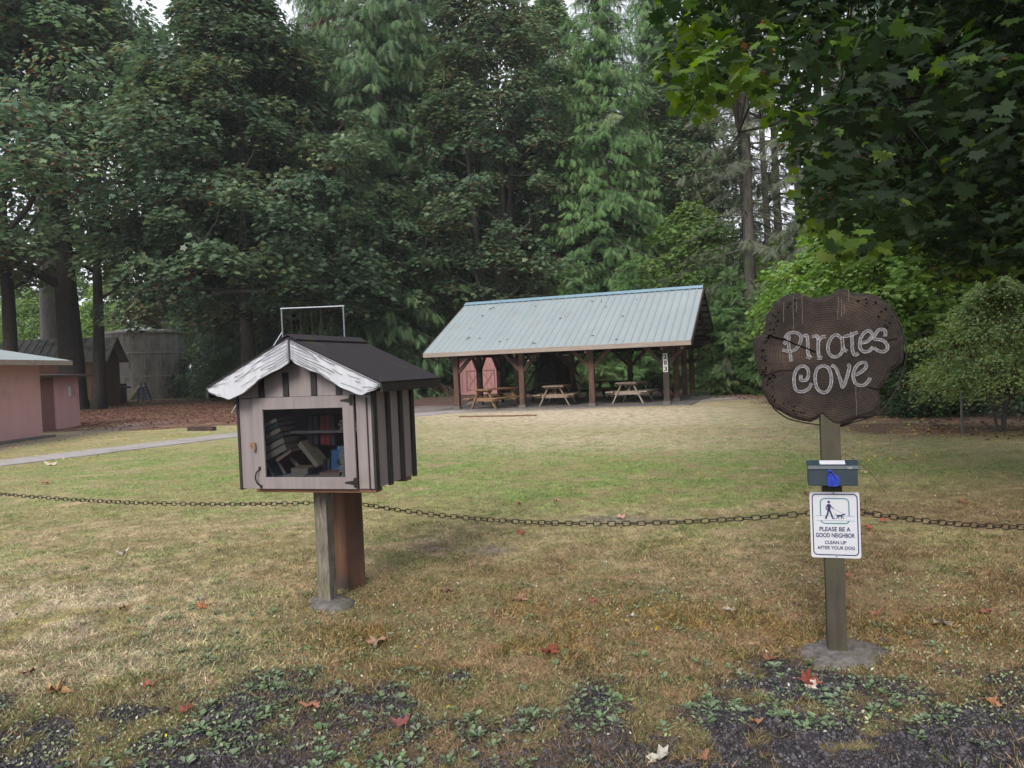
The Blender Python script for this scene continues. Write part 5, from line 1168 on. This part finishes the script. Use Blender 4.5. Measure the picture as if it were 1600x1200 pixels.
# ---------------------------------------------------------------- overhanging maple (near, right)
rng = np.random.default_rng(99)
OM = empty('overhanging_maple', (8.6, 8.2, 0), 0, 'near maple whose dark leafy boughs hang in from the upper right', 'maple tree')
O0 = np.array([8.6, 8.2, 0.])
bxs = [980, 1025, 1060, 1110, 1160, 1205, 1235, 1250, 1290, 1400, 1500, 1600, 1700, 2600]
bys = [-60, 100, 190, 165, 120, 190, 255, 345, 400, 415, 455, 450, 500, 700]
def bound(px): return np.interp(px, bxs, bys)
N0 = 4700
Q = np.stack([rng.uniform(.3, 15, N0*6), rng.uniform(2.2, 11.5, N0*6), rng.uniform(2.3, 11, N0*6)], 1)
px, py = proj(Q[:, 0], Q[:, 1], Q[:, 2])
infr = (px < 1700) & (py > -60)
tip = (px > 1030) & (px < 1200)
dist = np.hypot((Q[:, 0]-8.6)/8.3, (Q[:, 1]-7.2)/5.0)
ok = (dist < 1) & (px > 1035) & ((py < bound(px)-22) | ~((px < 1700) & (py > -60)))  # clumps outside the frame are added to block sky light over the boughs
ok &= ~((px < 1320) & (rng.random(len(px)) < .45))
ok &= (fbm(Q[:, 0]*1.0, Q[:, 2]+Q[:, 1]*.5, .9, 5) > .43)
ok &= ~((Q[:, 1] < 4.2) & (Q[:, 2] < 4)) & ~((py < -900))
Q = Q[ok][:N0]
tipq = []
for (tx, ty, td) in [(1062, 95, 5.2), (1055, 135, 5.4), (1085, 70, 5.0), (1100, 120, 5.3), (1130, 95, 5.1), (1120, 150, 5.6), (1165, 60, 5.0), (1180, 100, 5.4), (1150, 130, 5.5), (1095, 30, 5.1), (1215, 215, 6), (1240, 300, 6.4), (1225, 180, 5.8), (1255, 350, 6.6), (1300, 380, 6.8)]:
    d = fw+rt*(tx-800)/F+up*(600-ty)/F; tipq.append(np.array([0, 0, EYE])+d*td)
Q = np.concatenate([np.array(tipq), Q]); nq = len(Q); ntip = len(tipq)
nl = 40; ci = np.repeat(np.arange(nq), nl); n = len(ci)
cr = rng.uniform(.25, .55, nq)[ci]; cr[ci < ntip] *= .55
rho = np.sqrt(rng.random(n)); thh = rng.uniform(0, 6.28, n); dxy = np.stack([np.cos(thh), np.sin(thh), 0*thh], 1)
Lp = Q[ci]+dxy*(rho*cr)[:, None]; Lp[:, 2] += -rho**2*cr*.35+rng.normal(0, .07, n)
A_ = dxy*.8+np.array([-.2, -.1, -.75])+rng.normal(0, .35, (n, 3)); N__ = nrm(np.array([0, 0, 1.])+dxy*.5+rng.normal(0, .4, (n, 3)))
sz__ = rng.uniform(.035, .12, n)
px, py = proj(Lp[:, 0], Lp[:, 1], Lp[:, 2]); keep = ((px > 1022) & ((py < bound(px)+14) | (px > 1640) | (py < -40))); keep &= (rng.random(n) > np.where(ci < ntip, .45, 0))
tint = np.clip(rng.random(nq)[ci]*.5+rng.random(n)*.4, 0, .9); ed_ = (bound(px)-py < 40) & (px > 1020) & (px < 1640) & (py > -60); up_ = ed_ & (rng.random(n) < .55) | (ci < ntip); tint[up_] = rng.uniform(.78, .92, up_.sum()); gl_ = rng.random(n) < .035; tint[gl_] = rng.uniform(.8, .92, gl_.sum()); br_ = (rng.random(nq)[ci] < .12) & (rng.random(n) < .25); tint[br_] = 1; sz__[br_] *= .45  # tip and lower-edge leaves tinted brighter, painting in backlit glow
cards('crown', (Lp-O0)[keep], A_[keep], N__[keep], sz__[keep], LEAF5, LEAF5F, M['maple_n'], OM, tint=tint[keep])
mb = MB(); tpz = [Vector((0, 0, -.2)), Vector((.05, .05, 1.5)), Vector((-.1, 0, 3.2)), Vector((-.2, .1, 5.5)), Vector((0, 0, 8.5)), Vector((.1, 0, 11))]
mb.tube(tpz, [.36, .27, .24, .19, .12, .03], 12)
hubs = []
for k in range(16):
    a = 2*math.pi*k/16+rng.uniform(-.15, .15); z0_ = rng.uniform(2.3, 6.5); l = rng.uniform(4, 6.5); p0 = Vector((-.1, 0, z0_)); p1 = p0+Vector((math.cos(a)*l*.5, math.sin(a)*l*.4, rng.uniform(.6, 1.6))); p2 = p0+Vector((math.cos(a)*l, math.sin(a)*l*.8, rng.uniform(.2, 1.4)))
    if p2.y+8.2 < 5.5: continue
    mb.tube([p0, p0.lerp(p1, .5), p1, p1.lerp(p2, .5), p2], [.09, .075, .055, .035, .012], 6); hubs += [p0, p0.lerp(p1, .5), p1, p1.lerp(p2, .5), p2]
HA = np.array([list(h) for h in hubs])
for i in range(0, nq):
    if i >= ntip and i % 3: continue
    qv = Q[i]-O0; j = int(np.argmin(np.sum((HA-qv)**2, 1))); a_ = Vector(HA[j]); b2 = Vector(qv); m_2 = a_.lerp(b2, .5)+Vector((0, 0, .12))
    pa = proj(*(np.array(list(m_2))+O0)); 
    if 0 < pa[0] < 1600 and pa[1] > bound(pa[0]): continue
    if (a_-b2).length > 2.2: continue
    mb.tube([a_, m_2, b2], [.016, .010, .004], 4, cap=False)
mb.build('trunk', M['barkd'], OM, smooth=True)
# twig with a hanging dead spray
d = fw+rt*(1485-800)/F+up*(600-430)/F; tp_ = np.array([0, 0, EYE])+d*6.8-O0
# ---------------------------------------------------------------- fallen leaves
FL = [(1486, 0, 0)][:0]
leafs = [(487, 1108, .13, (.40, .17, .11), 'curled salmon leaf lying below the book box post'), (629, 1138, .10, (.24, .08, .075), 'dark pink curled leaf near the bottom, right of the salmon one'), (590, 1008, .14, (.34, .20, .13), 'pale brown leaf on the bare patch below the brown post'),
         (862, 1026, .15, (.24, .06, .03), 'crumpled bright rust leaf in the weeds at bottom centre'), (90, 1087, .19, (.42, .24, .11), 'large orange brown leaf with raised lobes at bottom left'), (235, 1076, .10, (.28, .10, .06), 'rust leaf right of the large orange one'), (292, 1114, .08, (.25, .08, .05), 'small dark red leaf at bottom left between weeds'),
         (316, 951, .10, (.40, .14, .06), 'orange leaf on green weeds left of the book box'), (192, 954, .12, (.26, .12, .07), 'brown leaf on the pale grass at left'), (45, 1057, .09, (.22, .09, .06), 'small brown leaf at the left edge on pale grass'), (697, 927, .13, (.28, .17, .10), 'folded brown leaf right of the brown post'),
         (1265, 1070, .15, (.22, .06, .035), 'rust red leaf at the foot of the sign footing'), (1269, 1076, .08, (.62, .52, .45), 'pale pink leaf scrap below the rust red one'), (1372, 962, .10, (.30, .12, .07), 'reddish leaf right of the sign post'), (1550, 1102, .09, (.40, .18, .08), 'orange leaf on the gravel at right'), (1140, 956, .12, (.42, .38, .28), 'pale straw coloured leaf left of the sign post'),
         (1470, 981, .16, (.45, .38, .28), 'long pale dry leaf right of the sign post'), (1035, 1191, .12, (.50, .46, .38), 'whitish dry leaf at the very bottom edge'), (815, 941, .13, (.34, .19, .12), 'brown leaf pair centre on the lawn'), (985, 967, .08, (.55, .55, .45), 'small greyish white leaf in centre foreground'),
         (925, 941, .09, (.30, .09, .05), 'small red leaf in centre foreground'), (1355, 828, .13, (.34, .08, .05), 'red leaf right of the dog notice'), (1505, 787, .12, (.33, .13, .07), 'rust leaf in the brown grass beyond the right chain'), (812, 837, .14, (.36, .08, .06), 'red leaf on the lawn just below the chain'), (868, 786, .14, (.55, .33, .22), 'salmon leaf on the lawn above the chain'),
         (969, 812, .14, (.52, .30, .22), 'salmon leaf right behind the chain'), (811, 790, .11, (.38, .14, .10), 'small red brown leaf above the chain'), (1383, 818, .12, (.34, .1, .06), 'dark red leaf beside the chain right of the notice'), (1258, 774, .14, (.40, .26, .16), 'tan leaf just left of the dog notice'), (1350, 741, .13, (.55, .42, .28), 'cream leaf right of the bag dispenser'),
         (80, 727, .3, (.6, .50, .38), 'pale twiggy leaf on the lawn below the path'), (70, 757, .16, (.45, .2, .14), 'salmon leaf on the lawn at left'), (192, 869, .12, (.66, .64, .62), 'white scrap of leaf on the lawn at left'), (1100, 1190, .08, (.3, .14, .08), 'brown leaf on gravel at the bottom right of centre'), (1180, 1135, .08, (.36, .17, .1), 'tan leaf on gravel below the sign footing'),
         (1205, 1034, .10, (.22, .1, .05), 'brown leaf in moss left of the sign footing'), (1540, 960, .12, (.3, .12, .07), 'rust leaf in brown grass near the right edge'), (1320, 905, .11, (.3, .11, .07), 'reddish leaf just right of the sign post middle')]
rq = random.Random(31)
for (px, py, s, cl_, lb) in leafs:
    x, y = gnd(px, py); s *= .58; mb = MB(); T = [(t_[0]*rq.uniform(.75, 1.1), t_[1], 0) for t_ in LEAF5]; curl = rq.uniform(2, 6); fold = rq.uniform(.6, 2.0); ba = rq.uniform(0, 3.1); ax = rq.uniform(0, 6.28)
    idx = list(range(len(T))); vv = []
    ctr = (0, .25, 0)
    for t in [ctr]+T:
        X_, Y_ = t[0]*s, (t[1]-.3)*s; r2 = (t[0]**2+(t[1]-.3)**2)
        vv.append((X_, Y_, s*(.10*curl*r2*.5+fold*abs(t[0]*math.cos(ba)+(t[1]-.3)*math.sin(ba))*.35+.12*math.sin(t[0]*7+t[1]*5))+.008+rq.uniform(0, .02)*s*3))
    f = [(0, i+1, (i+1) % len(T)+1) for i in range(len(T))]
    mb.add(vv, f); mb.tube([(0, -.38*s, .01), (0.02*s, -.6*s, .015), (.1*s, -.85*s, .01)], .0012, 4, cap=False)
    key = 'fl%s' % (cl_,)
    if key not in bookmats: bookmats[key] = mat('dry_leaf', cl_, tuple(k*.5 for k in cl_), .8, 40, bump=.3)
    o = mb.build('fallen_leaf', bookmats[key], None, loc=(x, y, float(zg(np.array(x), np.array(y)))+.004), rot=(rq.uniform(-.3, .3), rq.uniform(-.3, .3), ax)); tag(o, lb, 'fallen leaf')
# ---------------------------------------------------------------- air
hm = bpy.data.materials.new('air_haze'); hm.use_nodes = True; hn = hm.node_tree; hn.nodes.remove(hn.nodes['Principled BSDF'])
pv = hn.nodes.new('ShaderNodeVolumePrincipled'); pv.inputs['Color'].default_value = (.86, .92, .96, 1); pv.inputs['Density'].default_value = .00045
hn.links.new(pv.outputs[0], hn.nodes['Material Output'].inputs['Volume'])
tag(MB().box((0, 55, 22.5), (420, 160, 49)).build('haze', hm), kind='stuff')
